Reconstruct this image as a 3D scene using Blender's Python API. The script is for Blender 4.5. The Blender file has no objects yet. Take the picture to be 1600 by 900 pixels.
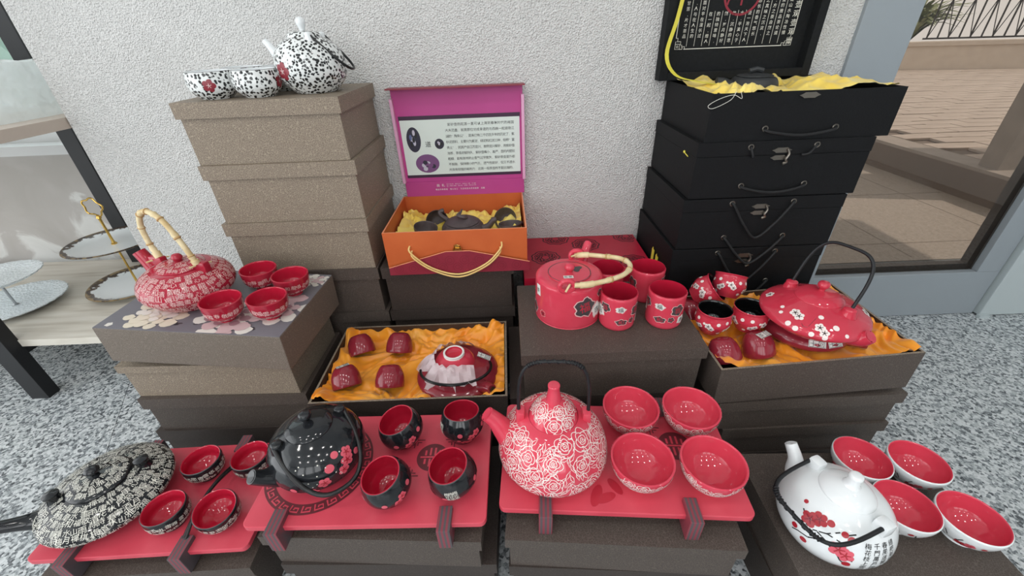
import bpy, bmesh, math, random
from mathutils import Vector, Matrix, noise
random.seed(7)
PI = math.pi
sc = bpy.context.scene
C = sc.collection
R = math.radians

# ------------------------------------------------------------------ camera, world, sun, exposure
cam = bpy.data.cameras.new('camera'); camo = bpy.data.objects.new('camera', cam); C.objects.link(camo)
pit, rol = R(31.814), R(-2.274)
fwd = Vector((0, math.cos(pit), -math.sin(pit))); rgt = Vector((1, 0, 0)); upv = rgt.cross(fwd)
r2 = rgt*math.cos(rol)+upv*math.sin(rol); u2 = -rgt*math.sin(rol)+upv*math.cos(rol)
camo.matrix_world = Matrix(((r2.x, u2.x, -fwd.x, 0), (r2.y, u2.y, -fwd.y, 0), (r2.z, u2.z, -fwd.z, 1.0), (0, 0, 0, 1)))
cam.sensor_fit = 'HORIZONTAL'; cam.sensor_width = 36; cam.lens = 646.1/1600*36; cam.clip_start = .02; cam.clip_end = 200
sc.camera = camo

world = bpy.data.worlds.new('world'); sc.world = world; world.use_nodes = True
bg = world.node_tree.nodes['Background']; bg.inputs[0].default_value = (.95, .98, 1, 1); bg.inputs[1].default_value = 1.9

sunl = bpy.data.lights.new('sun', 'SUN'); sunl.energy = 4.3; sunl.angle = R(.6); sunl.color = (1, .97, .92)
suno = bpy.data.objects.new('sun', sunl); C.objects.link(suno)
suno.rotation_euler = Vector((-.80, .16, -1.1)).to_track_quat('-Z', 'Y').to_euler()

def lamp(loc, size, power, col=(1, .97, .93), rot=(0, 0, 0), sy=None):
    l = bpy.data.lights.new('lamp', 'AREA'); l.shape = 'RECTANGLE' if sy else 'DISK'; l.size = size
    if sy: l.size_y = sy
    l.energy = power; l.color = col
    o = bpy.data.objects.new('lamp', l); C.objects.link(o); o.location = loc; o.rotation_euler = rot
    return o
for lx in (-1.5, -.5, .5, 1.5):                             # ceiling downlights
    for ly in (-2.1, -1.1, -.1): lamp((lx, ly, 2.66), .17, 3.4)
# daylight through the tall windows behind and to the left of the camera
lamp((-2.75, -.6, 1.5), 3.2, 32, (.93, .98, 1), (0, R(-90), 0), 2.2)
for wx in (-1.5, -.3, .9): lamp((wx, -3.3, 1.6), .9, 11, (.97, .99, 1), (R(90), 0, 0), 1.9)

vs = sc.view_settings; vs.view_transform = 'Standard'; vs.look = 'None'; vs.gamma = 1; vs.use_curve_mapping = False
vs.exposure = -.14

# ------------------------------------------------------------------ materials
def lin(c):
    return tuple(((x/255)/12.92 if x/255 <= .04045 else ((x/255+.055)/1.055)**2.4) for x in c)+(1,)
MATS = {}
class NT:
    def __init__(s, name):
        s.m = bpy.data.materials.new(name); s.m.use_nodes = True; s.t = s.m.node_tree
        s.b = s.t.nodes['Principled BSDF']; s.out = s.t.nodes['Material Output']; MATS[name] = s.m
    def n(s, kind, **kw):
        nd = s.t.nodes.new(kind)
        for k, v in kw.items():
            if k.startswith('i_'):
                key = k[2:]; key = int(key) if key.isdigit() else key.replace('_', ' ')
                nd.inputs[key].default_value = v
            else: setattr(nd, k, v)
        return nd
    def l(s, a, b): s.t.links.new(a, b)
    def coord(s, kind='Object'): return s.n('ShaderNodeTexCoord').outputs[kind]
    def tex(s, kind, scale, co=None, **kw):
        nd = s.n('ShaderNodeTex'+kind, **kw); nd.inputs['Scale'].default_value = scale
        s.l(co or s.coord(), nd.inputs['Vector']); return nd
    def ramp(s, fac, stops, interp='LINEAR'):
        nd = s.n('ShaderNodeValToRGB'); cr = nd.color_ramp; cr.interpolation = interp
        while len(cr.elements) < len(stops): cr.elements.new(.5)
        for e, (p, c) in zip(cr.elements, stops): e.position = p; e.color = lin(c)
        s.l(fac, nd.inputs[0]); return nd.outputs[0]
    def bump(s, h, strength, dist=.002):
        nd = s.n('ShaderNodeBump'); nd.inputs['Strength'].default_value = strength; nd.inputs['Distance'].default_value = dist
        s.l(h, nd.inputs['Height']); s.l(nd.outputs[0], s.b.inputs['Normal']); return nd
    def col(s, sock): s.l(sock, s.b.inputs['Base Color'])
def plain(name, c, rough=.5, metal=0, spec=.5, coat=0, alpha=None):
    t = NT(name); t.b.inputs['Base Color'].default_value = lin(c); t.b.inputs['Roughness'].default_value = rough
    t.b.inputs['Metallic'].default_value = metal; t.b.inputs['Specular IOR Level'].default_value = spec
    t.b.inputs['Coat Weight'].default_value = coat; t.b.inputs['Coat Roughness'].default_value = .05
    return t
def grainy(name, c1, c2, scale, rough=.5, bump=0, **kw):
    t = plain(name, c1, rough, **kw); nz = t.tex('Noise', scale); nz.inputs['Detail'].default_value = 4
    t.col(t.ramp(nz.outputs[0], [(.3, c1), (.7, c2)]))
    if bump: t.bump(nz.outputs[0], bump)
    return t
def glaze(name, c1, c2, rough=.05):
    t = plain(name, c1, rough, spec=.55); nz = t.tex('Noise', 22); nz.inputs['Detail'].default_value = 3
    t.col(t.ramp(nz.outputs[0], [(.3, c1), (.75, c2)])); return t
# plaster wall
t = plain('plaster', (224, 223, 221), .85, spec=.25)
n1 = t.tex('Noise', 260); n1.inputs['Detail'].default_value = 3
n2 = t.tex('Voronoi', 230); ad = t.n('ShaderNodeMath', operation='ADD'); t.l(n1.outputs[0], ad.inputs[0]); t.l(n2.outputs[0], ad.inputs[1])
t.bump(ad.outputs[0], 1.0, .004)
n3 = t.tex('Noise', 3); t.col(t.ramp(n3.outputs[0], [(.3, (219, 218, 216)), (.7, (227, 226, 224))]))
plain('white_paint', (228, 230, 230), .7)
# peeling low wall
t = plain('peeling', (168, 168, 166), .8); nz = t.tex('Noise', 4.5); nz.inputs['Detail'].default_value = 8; nz.inputs['Distortion'].default_value = .6
t.col(t.ramp(nz.outputs[0], [(.42, (184, 180, 175)), (.56, (192, 188, 184)), (.60, (226, 226, 223)), (.66, (220, 220, 217)), (.69, (182, 178, 174))]))
# granite
t = plain('granite', (170, 176, 180), .22, spec=.5)
v1 = t.tex('Voronoi', 150); v2 = t.tex('Noise', 210); v2.inputs['Detail'].default_value = 3
mx = t.n('ShaderNodeMath', operation='MULTIPLY'); sp = t.n('ShaderNodeSeparateColor'); t.l(v1.outputs['Color'], sp.inputs[0])
ad = t.n('ShaderNodeMath', operation='ADD'); t.l(sp.outputs[0], ad.inputs[0]); t.l(v2.outputs[0], ad.inputs[1])
hf = t.n('ShaderNodeMath', operation='MULTIPLY'); hf.inputs[1].default_value = .5; t.l(ad.outputs[0], hf.inputs[0])
t.col(t.ramp(hf.outputs[0], [(.22, (66, 70, 74)), (.36, (128, 134, 138)), (.5, (178, 184, 187)), (.7, (214, 218, 220))]))
plain('joint', (120, 125, 128), .8)
# crackle paper boxes
def crackle(name, base, line, scale=240, w=.02, rough=.5):
    t = plain(name, base, rough, spec=.35); nz = t.tex('Noise', 60); mxv = t.n('ShaderNodeVectorMath', operation='SCALE')
    t.l(nz.outputs[1], mxv.inputs[0]); mxv.inputs['Scale'].default_value = .012
    ad = t.n('ShaderNodeVectorMath', operation='ADD'); t.l(mxv.outputs[0], ad.inputs[0]); t.l(t.coord(), ad.inputs[1])
    vo = t.tex('Voronoi', scale, ad.outputs[0], feature='DISTANCE_TO_EDGE')
    big = t.tex('Noise', 6); mixc = t.n('ShaderNodeMix', data_type='RGBA')
    c = t.ramp(vo.outputs[0], [(0, line), (w, line), (w+.07, base), (1, base)])
    t.col(c); t.bump(vo.outputs[0], .12, .001); return t
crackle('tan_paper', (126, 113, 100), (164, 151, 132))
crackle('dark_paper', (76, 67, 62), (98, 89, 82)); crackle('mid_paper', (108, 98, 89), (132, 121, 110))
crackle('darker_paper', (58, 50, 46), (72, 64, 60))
grainy('brown_inside', (58, 42, 32), (74, 54, 40), 30, .7)
t = grainy('black_cloth', (9, 10, 12), (15, 16, 19), 260, .65, .2, spec=.25); t = grainy('black_cloth_in', (16, 18, 20), (24, 26, 28), 120, .7, .2, spec=.25)
grainy('flower_paper', (112, 111, 119), (122, 121, 128), 8, .35)
for nm, c in (('cream_print', (224, 216, 196)), ('pink_print', (208, 180, 182)), ('mauve_print', (166, 128, 136)), ('print_dark', (62, 60, 66)), ('print_white', (228, 224, 216))): plain(nm, c, .4)
# ceramics
glaze('red_glaze', (196, 50, 70), (206, 62, 80)); glaze('crimson_glaze', (168, 32, 54), (178, 40, 62)); glaze('red_inside', (182, 28, 54), (190, 36, 62), .06)
glaze('rose_glaze', (212, 64, 84), (220, 74, 94)); glaze('maroon_glaze', (134, 36, 50), (148, 46, 58), .12)
glaze('black_glaze', (26, 28, 31), (36, 38, 42), .09); glaze('black_inside', (10, 11, 12), (15, 16, 17), .08)
glaze('white_glaze', (232, 236, 238), (238, 241, 242), .1); plain('white_line', (240, 226, 222), .35); plain('ivory_line', (226, 224, 214), .4)
plain('pink_line', (232, 190, 188), .4); plain('pink_dot', (222, 96, 112), .3); plain('ink', (26, 26, 28), .5); plain('petal_red', (176, 34, 48), .3)
plain('petal_dark', (142, 42, 54), .3); plain('paper_white', (232, 232, 228), .5); plain('grey_patch', (70, 68, 70), .4); plain('seal_red', (140, 32, 50), .5)
grainy('clay', (74, 64, 66), (88, 77, 78), 90, .55); grainy('black_clay', (38, 40, 42), (48, 50, 52), 90, .5)
# leopard glaze
t = plain('leopard', (235, 238, 236), .12, spec=.55); nz = t.tex('Noise', 90); sca = t.n('ShaderNodeVectorMath', operation='SCALE'); sca.inputs['Scale'].default_value = .006
t.l(nz.outputs[1], sca.inputs[0]); ad = t.n('ShaderNodeVectorMath', operation='ADD'); t.l(sca.outputs[0], ad.inputs[0]); t.l(t.coord(), ad.inputs[1])
vo = t.tex('Voronoi', 150, ad.outputs[0]); t.col(t.ramp(vo.outputs[0], [(.0, (26, 27, 28)), (.40, (38, 39, 40)), (.50, (228, 231, 230)), (1, (238, 240, 239))]))
# metals, woods
plain('bamboo_node', (190, 154, 104), .5); plain('board_end', (198, 184, 172), .5); plain('black_metal', (24, 25, 28), .45, spec=.4); plain('black_plastic', (18, 18, 20), .3); plain('gold', (214, 176, 96), .25, 1); plain('antique', (128, 122, 114), .35, .9)
plain('steel', (170, 172, 174), .3, 1); plain('rope_gold', (226, 192, 122), .45); plain('cord_black', (20, 21, 23), .7)
t = plain('bamboo', (226, 206, 160), .4); nz = t.tex('Noise', 40); t.col(t.ramp(nz.outputs[0], [(.3, (206, 178, 126)), (.6, (230, 212, 170))]))
t = plain('pale_wood', (214, 208, 196), .45); mp = t.n('ShaderNodeMapping'); mp.inputs['Scale'].default_value = (.8, 9, 3); t.l(t.coord(), mp.inputs[0])
nz = t.tex('Noise', 5, mp.outputs[0]); nz.inputs['Detail'].default_value = 5; t.col(t.ramp(nz.outputs[0], [(.3, (196, 188, 174)), (.5, (216, 210, 198)), (.7, (226, 221, 211))]))
t = plain('red_board', (206, 58, 76), .34); nz = t.tex('Noise', 9); nz.inputs['Detail'].default_value = 6; t.col(t.ramp(nz.outputs[0], [(.3, (206, 66, 84)), (.55, (216, 76, 93)), (.75, (224, 92, 106))]))
plain('leaf_red', (190, 44, 62), .35); plain('roundel', (70, 18, 30), .5); plain('board_print', (104, 40, 48), .5)
t = plain('foot_wood', (62, 52, 54), .5); wv = t.tex('Wave', 42); wv.bands_direction = 'X'; wv.inputs['Distortion'].default_value = .3
t.col(t.ramp(wv.outputs[1], [(.44, (84, 78, 82)), (.56, (136, 58, 70))]))
grainy('orange_card', (192, 90, 40), (202, 100, 48), 14, .5); plain('orange_edge', (232, 150, 110), .5); grainy('maroon_card', (130, 28, 48), (142, 36, 56), 30, .4); plain('maroon_circle', (120, 22, 42), .4)
grainy('magenta_card', (182, 58, 132), (196, 76, 148), 3, .45); plain('purple_card', (96, 46, 104), .45); plain('panel_white', (222, 232, 226), .4); plain('pink_card', (228, 168, 202), .45); plain('band_dark', (58, 28, 58), .45)
plain('photo_dark', (40, 36, 56), .4); plain('photo_blue', (92, 104, 150), .4); plain('photo_purple', (120, 74, 124), .4); plain('photo_light', (196, 190, 206), .4)
grainy('red_card', (182, 26, 54), (190, 34, 62), 20, .4); plain('ribbon', (236, 224, 84), .4)
def silk(name, a, b, c):
    t = plain(name, b, .32, spec=.5); t.b.inputs['Sheen Weight'].default_value = .25
    nz = t.tex('Noise', 14); t.col(t.ramp(nz.outputs[0], [(.25, a), (.5, b), (.8, c)])); return t
silk('silk_orange', (250, 146, 24), (255, 164, 40), (255, 184, 78)); silk('silk_yellow', (240, 202, 70), (250, 220, 104), (253, 230, 132))
# film and glass
def glassy(name, tint, gl=.08, rough=.02, tr=1.0):
    t = NT(name); t.t.nodes.remove(t.b); a = t.n('ShaderNodeBsdfTransparent'); a.inputs[0].default_value = lin(tint)
    g = t.n('ShaderNodeBsdfGlossy'); g.inputs['Roughness'].default_value = rough
    ge = t.n('ShaderNodeNewGeometry'); dt = t.n('ShaderNodeVectorMath', operation='DOT_PRODUCT'); t.l(ge.outputs['Incoming'], dt.inputs[0]); t.l(ge.outputs['Normal'], dt.inputs[1])
    ab = t.n('ShaderNodeMath', operation='ABSOLUTE'); t.l(dt.outputs['Value'], ab.inputs[0]); om = t.n('ShaderNodeMath', operation='SUBTRACT'); om.inputs[0].default_value = 1; t.l(ab.outputs[0], om.inputs[1])
    pw_ = t.n('ShaderNodeMath', operation='POWER'); pw_.inputs[1].default_value = 5; t.l(om.outputs[0], pw_.inputs[0]); f = t.n('ShaderNodeMath', operation='MULTIPLY_ADD'); f.inputs[1].default_value = .9; f.inputs[2].default_value = .04; t.l(pw_.outputs[0], f.inputs[0]); mx = t.n('ShaderNodeMixShader')
    t.l(f.outputs[0], mx.inputs[0]); t.l(a.outputs[0], mx.inputs[1]); t.l(g.outputs[0], mx.inputs[2]); t.l(mx.outputs[0], t.out.inputs[0])
glassy('door_glass', (208, 202, 196)); glassy('window_glass', (244, 250, 249)); glassy('cling_film', (248, 250, 250), rough=.12)
def veil(name, c, amt):
    t = NT(name); t.b.inputs['Base Color'].default_value = lin(c); t.b.inputs['Roughness'].default_value = .25
    a = t.n('ShaderNodeBsdfTransparent'); mx = t.n('ShaderNodeMixShader'); mx.inputs[0].default_value = amt
    t.l(a.outputs[0], mx.inputs[1]); t.l(t.b.outputs[0], mx.inputs[2]); t.l(mx.outputs[0], t.out.inputs[0])
t = NT('white_film'); t.b.inputs['Base Color'].default_value = lin((244, 249, 250)); t.b.inputs['Roughness'].default_value = .25
wv = t.tex('Wave', 9); wv.inputs['Distortion'].default_value = 9; wv.inputs['Detail'].default_value = 3; t.bump(wv.outputs[1], .9, .01)
tl_ = t.n('ShaderNodeBsdfTranslucent'); tl_.inputs[0].default_value = lin((248, 252, 252)); a = t.n('ShaderNodeBsdfTransparent'); m1_ = t.n('ShaderNodeMixShader'); m1_.inputs[0].default_value = .6; m2_ = t.n('ShaderNodeMixShader'); m2_.inputs[0].default_value = .22
t.l(t.b.outputs[0], m1_.inputs[1]); t.l(tl_.outputs[0], m1_.inputs[2]); t.l(m1_.outputs[0], m2_.inputs[1]); t.l(a.outputs[0], m2_.inputs[2]); t.l(m2_.outputs[0], t.out.inputs[0])
veil('tissue', (232, 214, 218), .72); veil('clear_sleeve', (150, 130, 110), .16)
# plates
plain('porcelain', (236, 241, 243), .15)
t = plain('lace_porcelain', (232, 239, 242), .2); vo = t.tex('Voronoi', 120); t.bump(vo.outputs[0], .8, .003)
t = plain('brush_rim', (60, 46, 40), .2); nz = t.tex('Noise', 55); nz.inputs['Detail'].default_value = 5
sp = t.n('ShaderNodeVectorMath', operation='LENGTH'); t.l(t.coord(), sp.inputs[0]); mu = t.n('ShaderNodeMath', operation='MULTIPLY_ADD'); t.l(nz.outputs[0], mu.inputs[0]); mu.inputs[1].default_value = .06; t.l(sp.outputs['Value'], mu.inputs[2])
t.col(t.ramp(mu.outputs[0], [(.156, (236, 241, 243)), (.160, (92, 76, 66)), (.172, (60, 48, 42)), (.180, (150, 128, 92))]))
# outside
t = plain('frond', (232, 244, 240), .4); tl_ = t.n('ShaderNodeBsdfTranslucent'); tl_.inputs[0].default_value = lin((230, 246, 240)); mx = t.n('ShaderNodeMixShader'); mx.inputs[0].default_value = .5
t.l(t.b.outputs[0], mx.inputs[1]); t.l(tl_.outputs[0], mx.inputs[2]); t.l(mx.outputs[0], t.out.inputs[0])
plain('grey_frame', (150, 158, 164), .4); plain('gasket', (92, 86, 82), .6); plain('pale_panel', (188, 198, 200), .4)
grainy('stone_out', (146, 136, 126), (166, 157, 147), 60, .7); grainy('stone_slab', (146, 137, 129), (160, 151, 143), 12, .7)
grainy('paver', (170, 158, 148), (190, 178, 168), 5, .8); plain('paver_bed', (116, 104, 95), .9); grainy('planter_stone', (206, 194, 180), (218, 206, 192), 10, .8)
plain('iron', (40, 34, 32), .6); grainy('leaf', (92, 104, 66), (134, 142, 96), 12, .6); grainy('leaf_pale', (176, 212, 202), (222, 238, 232), 12, .5); plain('brown_post', (118, 98, 80), .6); plain('beige_wall', (186, 172, 156), .8); plain('soil', (110, 92, 74), .9)
def M(n): return MATS[n]

# ------------------------------------------------------------------ mesh builder
class MB:
    def __init__(s): s.v = []; s.f = []; s.mi = []; s.marks = []
    def begin(s, name): s.marks.append((len(s.f), name))
    def add(s, vs, fs, mi=0, mat=None):
        o = len(s.v); s.v += [tuple(mat @ Vector(p)) if mat else tuple(p) for p in vs]
        s.f += [tuple(i+o for i in f) for f in fs]; s.mi += ([mi]*len(fs) if isinstance(mi, int) else list(mi)); return s
    def box(s, x0, x1, y0, y1, z0, z1, mi=0, mat=None):
        v = [(x, y, z) for z in (z0, z1) for y in (y0, y1) for x in (x0, x1)]
        return s.add(v, [(0, 2, 3, 1), (4, 5, 7, 6), (0, 1, 5, 4), (2, 6, 7, 3), (0, 4, 6, 2), (1, 3, 7, 5)], mi, mat)
    def lathe(s, prof, seg=40, mi=0, mat=None, wob=None):
        vs = []; fs = []; ms = []; n = len(prof)
        for i, (r, z) in enumerate(prof):
            for k in range(seg):
                a = 2*PI*k/seg; rr = r*(wob(a, i/(n-1)) if wob else 1); vs.append((rr*math.cos(a), rr*math.sin(a), z))
        for i in range(n-1):
            for k in range(seg):
                k2 = (k+1) % seg; fs.append((i*seg+k, i*seg+k2, (i+1)*seg+k2, (i+1)*seg+k)); ms.append(mi if isinstance(mi, int) else mi[i])
        return s.add(vs, fs, ms, mat)
    def tube(s, path, rad, seg=8, closed=False, mi=0, mat=None, caps=True):
        P = [Vector(p) for p in path]; n = len(P); rr = rad if isinstance(rad, (list, tuple)) else [rad]*n
        vs = []; fs = []; up = None
        for i in range(n):
            d = (P[(i+1) % n]-P[i-1]) if closed else (P[min(i+1, n-1)]-P[max(i-1, 0)])
            if d.length < 1e-9: d = Vector((0, 0, 1))
            d.normalize()
            if up is None: up = d.orthogonal().normalized()
            else:
                up = up-d*up.dot(d); up = up.normalized() if up.length > 1e-6 else d.orthogonal().normalized()
            b = d.cross(up)
            for k in range(seg):
                a = 2*PI*k/seg; vs.append(P[i]+(up*math.cos(a)+b*math.sin(a))*rr[i])
        for i in range(n if closed else n-1):
            j = (i+1) % n
            for k in range(seg):
                k2 = (k+1) % seg; fs.append((i*seg+k, i*seg+k2, j*seg+k2, j*seg+k))
        if not closed and caps: fs += [tuple(range(seg))[::-1], tuple((n-1)*seg+k for k in range(seg))]
        return s.add(vs, fs, mi, mat)
    def prism(s, poly, z0, z1, mi=0, mat=None):
        n = len(poly); vs = [(x, y, z0) for x, y in poly]+[(x, y, z1) for x, y in poly]
        fs = [tuple(range(n))[::-1], tuple(range(n, 2*n))]+[(i, (i+1) % n, n+(i+1) % n, n+i) for i in range(n)]
        return s.add(vs, fs, mi, mat)
    def ball(s, c, r, seg=12, ring=8, mi=0, sz=1):
        prof = [(max(r*math.sin(PI*i/ring), 1e-5), -r*sz*math.cos(PI*i/ring)) for i in range(ring+1)]
        return s.lathe(prof, seg, mi, Matrix.Translation(c))
    def build(s, name, mats, parent=None, smooth=True, bevel=0, loc=None, angle=40):
        if s.marks:                                      # drawings made of pieces: each piece its own part
            rest = MB(); ends = [m[0] for m in s.marks[1:]]+[len(s.f)]; spans = [(0, s.marks[0][0], None)]+[(a, e, nm) for (a, nm), e in zip(s.marks, ends)]
            for a, e, nm in spans:
                if e <= a: continue
                q = rest if nm is None else MB(); mp = {}; base = len(q.v)
                for f, m_ in zip(s.f[a:e], s.mi[a:e]):
                    for i in f:
                        if i not in mp: mp[i] = len(q.v); q.v.append(s.v[i])
                    q.f.append(tuple(mp[i] for i in f)); q.mi.append(m_)
                if nm: q.build(nm, mats, parent, smooth)
            return rest.build(name, mats, parent, smooth) if rest.f else None
        me = bpy.data.meshes.new(name); me.from_pydata(s.v, [], s.f)
        for m in (mats if isinstance(mats, (list, tuple)) else [mats]): me.materials.append(M(m))
        me.polygons.foreach_set('material_index', s.mi)
        if bevel:
            bm = bmesh.new(); bm.from_mesh(me)
            es = [e for e in bm.edges if len(e.link_faces) == 2 and e.calc_face_angle(0) > .6]
            bmesh.ops.bevel(bm, geom=es, offset=bevel, segments=2, affect='EDGES', profile=.6, clamp_overlap=True); bm.to_mesh(me); bm.free()
        if smooth:
            me.polygons.foreach_set('use_smooth', [True]*len(me.polygons)); me.set_sharp_from_angle(angle=R(angle))
        me.update(); o = bpy.data.objects.new(name, me); C.objects.link(o); o.parent = parent
        if loc is not None: o.location = loc
        return o
def tag(o, label, cat, group=None):
    o['label'] = label; o['category'] = cat
    if group: o['group'] = group
    return o
def thing(name, label, cat, loc=(0, 0, 0), rot=(0, 0, 0), group=None):
    o = bpy.data.objects.new(name, None); C.objects.link(o); o.location = loc; o.rotation_euler = rot; o.empty_display_size = .03
    return tag(o, label, cat, group)
def struct(o): o['kind'] = 'structure'; return o
def dup(o, loc=None, rot=None, label=None, parent=None):
    c = o.copy(); C.objects.link(c); c.parent = parent
    if loc is not None: c.location = loc
    if rot is not None: c.rotation_euler = rot
    if label: c['label'] = label
    for ch in o.children: dup(ch, parent=c)
    return c
def spline(pts, n=8):
    P = [Vector(p) for p in pts]; out = []
    for i in range(len(P)-1):
        a, b, c, d = P[max(i-1, 0)], P[i], P[i+1], P[min(i+2, len(P)-1)]
        for k in range(n):
            t = k/n; out.append(.5*((2*b)+(c-a)*t+(2*a-5*b+4*c-d)*t*t+(3*b-a-3*c+d)*t**3))
    out.append(P[-1]); return out
def sprof(pts, n=5): return [(max(p.x, 1e-5), p.y) for p in spline([(r, z, 0) for r, z in pts], n)]

# ---- glyphs (flat outlines of single characters)
GL = {}
def glyph(ch):
    if ch in GL: return GL[ch]
    cu = bpy.data.curves.new('g', 'FONT'); cu.body = ch; cu.size = 1; cu.resolution_u = 1; cu.fill_mode = 'FRONT'
    o = bpy.data.objects.new('g', cu); C.objects.link(o); dg = bpy.context.evaluated_depsgraph_get(); ev = o.evaluated_get(dg); me = ev.to_mesh()
    vs = [(v.co.x-(.5 if ord(ch) > 255 else 0), v.co.y-.38) for v in me.vertices]; fs = [tuple(p.vertices) for p in me.polygons]
    w = max([v.co.x for v in me.vertices] or [.3])
    ev.to_mesh_clear(); bpy.data.objects.remove(o); bpy.data.curves.remove(cu); GL[ch] = (vs, fs, w); return GL[ch]
def ring_pts(n, r=1, f=None): return [((f(2*PI*k/n) if f else 1)*r*math.cos(2*PI*k/n), (f(2*PI*k/n) if f else 1)*r*math.sin(2*PI*k/n)) for k in range(n)]
def blob2(poly):                                         # filled polygon in rings so that it bends with a surface
    n = len(poly); cx = sum(p[0] for p in poly)/n; cy = sum(p[1] for p in poly)/n; vs = [(cx, cy)]; fs = []
    for q in (.5, 1): vs += [(cx+(x-cx)*q, cy+(y-cy)*q) for x, y in poly]
    for k in range(n):
        k2 = (k+1) % n; fs.append((0, 1+k, 1+k2)); fs.append((1+k, 1+n+k, 1+n+k2, 1+k2))
    return vs, fs
def line2(pts, w, closed=False):
    n = len(pts); vs = []; fs = []
    for i in range(n):
        a = pts[i-1] if (closed or i) else pts[i]; b = pts[(i+1) % n] if (closed or i < n-1) else pts[i]
        dx, dy = b[0]-a[0], b[1]-a[1]; L = math.hypot(dx, dy) or 1; nx, ny = -dy/L*w/2, dx/L*w/2
        vs += [(pts[i][0]+nx, pts[i][1]+ny), (pts[i][0]-nx, pts[i][1]-ny)]
    for i in range(n if closed else n-1):
        j = (i+1) % n; fs.append((2*i+1, 2*j+1, 2*j, 2*i))
    return vs, fs
def flower2(r, petals=5, a0=0):
    out = []
    for k in range(petals):
        a = a0+2*PI*k/petals; out.append(blob2([(r*.62*math.cos(a)+r*.46*math.cos(b), r*.62*math.sin(a)+r*.46*math.sin(b)) for b in [2*PI*i/10 for i in range(10)]]))
    return out
def star2(r, n=5, a0=.3):
    return [line2([(0, 0), (r*math.cos(a0+2*PI*k/n), r*math.sin(a0+2*PI*k/n))], r*.22) for k in range(n)]

class Surf:                                              # outside of a turned form: maps flat drawings onto it
    def __init__(s, prof):
        s.p = prof; s.s = [0]
        for a, b in zip(prof, prof[1:]): s.s.append(s.s[-1]+math.hypot(b[0]-a[0], b[1]-a[1]))
        s.L = s.s[-1]
    def at(s, q):
        q = min(max(q, 0), s.L*.9999); i = 0
        while s.s[i+1] < q: i += 1
        t = (q-s.s[i])/max(s.s[i+1]-s.s[i], 1e-9); a, b = s.p[i], s.p[i+1]; d = math.hypot(b[0]-a[0], b[1]-a[1]) or 1
        return a[0]+(b[0]-a[0])*t, a[1]+(b[1]-a[1])*t, (b[1]-a[1])/d, -(b[0]-a[0])/d
    def sz(s, z):                                        # arc length at which height z is first reached
        for i in range(len(s.p)-1):
            if s.p[i][1] <= z <= s.p[i+1][1]: return s.s[i]+(s.s[i+1]-s.s[i])*(z-s.p[i][1])/max(s.p[i+1][1]-s.p[i][1], 1e-9)
        return s.L
    def put(s, mb, shape, th, q, size=1, rot=0, mi=0, off=.0005):
        vs, fs = shape[0], shape[1]; r0 = max(s.at(q)[0], .004); c, sn = math.cos(rot), math.sin(rot); out = []
        for x, y in vs:
            X, Y = (x*c-y*sn)*size, (x*sn+y*c)*size; r, z, nr, nz = s.at(q+Y); a = th+X/r0
            out.append(((r+nr*off)*math.cos(a), (r+nr*off)*math.sin(a), z+nz*off))
        mb.add(out, fs, mi)
SEAL = '福壽康寧茶道和敬清寂禪心靜雅竹梅蘭菊山水雲月花鳥龍鳳春秋風雨詩書畫琴棋酒'
def glyph_band(mb, S, q0, q1, size, mi=0, dens=1.0, off=.0006, pick=SEAL):
    rows = max(1, int((q1-q0)/size)); st = (q1-q0)/rows
    for i in range(rows):
        q = q0+st*(i+.5); r = S.at(q)[0]; n = max(3, int(2*PI*r/(size*1.02)*dens)); ph = random.random()*6
        for k in range(n):
            S.put(mb, glyph(random.choice(pick)), ph+2*PI*(k+random.uniform(-.15, .15))/n, q+size*random.uniform(-.22, .22), size*random.uniform(.92, 1.2), random.uniform(-.3, .3), mi, off+random.uniform(0, .0002))

# ------------------------------------------------------------------ the room
WY = 1.298
fl = struct(MB().box(-4, 4, -3.6, 1.72, -.05, -.004).build('floor', 'joint', smooth=False))
A = R(28); ca, sa = math.cos(A), math.sin(A); TS = .8
ox, oy = -1.27, .93
def clip(poly, ax, lim, sg):
    out = []
    for p, q in zip(poly, poly[1:]+poly[:1]):
        ip, iq = sg*(p[ax]-lim) <= 0, sg*(q[ax]-lim) <= 0
        if ip: out.append(p)
        if ip != iq: t = (lim-p[ax])/(q[ax]-p[ax]); out.append((p[0]+(q[0]-p[0])*t, p[1]+(q[1]-p[1])*t))
    return out
for i in range(-6, 7):
    for j in range(-6, 6):
        cx = ox+(i+.5)*TS*ca-(j+.5)*TS*sa; cy = oy+(i+.5)*TS*sa+(j+.5)*TS*ca; e = TS/2-.001
        if not (-3.3 < cx < 3.1 and -1.2 < cy < 2.1): continue
        poly = [(cx+u*ca-v*sa, cy+u*sa+v*ca) for u, v in ((-e, -e), (e, -e), (e, e), (-e, e))]
        poly = clip(clip(clip(poly, 1, 1.68 if cx < -.7 else 1.30, 1), 0, 2.99, 1), 0, -3.9, -1)
        if len(poly) > 2: MB().prism(poly, -.004, 0).build('tile', 'granite', fl, False)
XL, XR = -1.264, .955
struct(MB().box(XL, XR, WY, 1.66, 0, 2.7).build('wall_back', 'plaster', smooth=False))
struct(MB().box(-4, XL-.001, 1.68, 1.8, 0, .655).build('wall_recess', 'peeling', smooth=False))
w = struct(MB().box(-4, XL-.001, 1.66, 1.82, .655, .69).box(-4, XL-.001, 1.74, 1.8, .69, .735).box(-4, XL-.001, 1.74, 1.8, 2.3, 2.4).box(-2.9, -2.84, 1.74, 1.8, .735, 2.3).build('window_1', 'white_paint', smooth=False))
MB().box(-4, XL-.001, 1.765, 1.771, .735, 2.3).build('pane', 'window_glass', w, False)
struct(MB().box(-4, XL-.001, 1.68, 1.8, 2.4, 2.7).build('wall_recess', 'white_paint', smooth=False))
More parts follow.
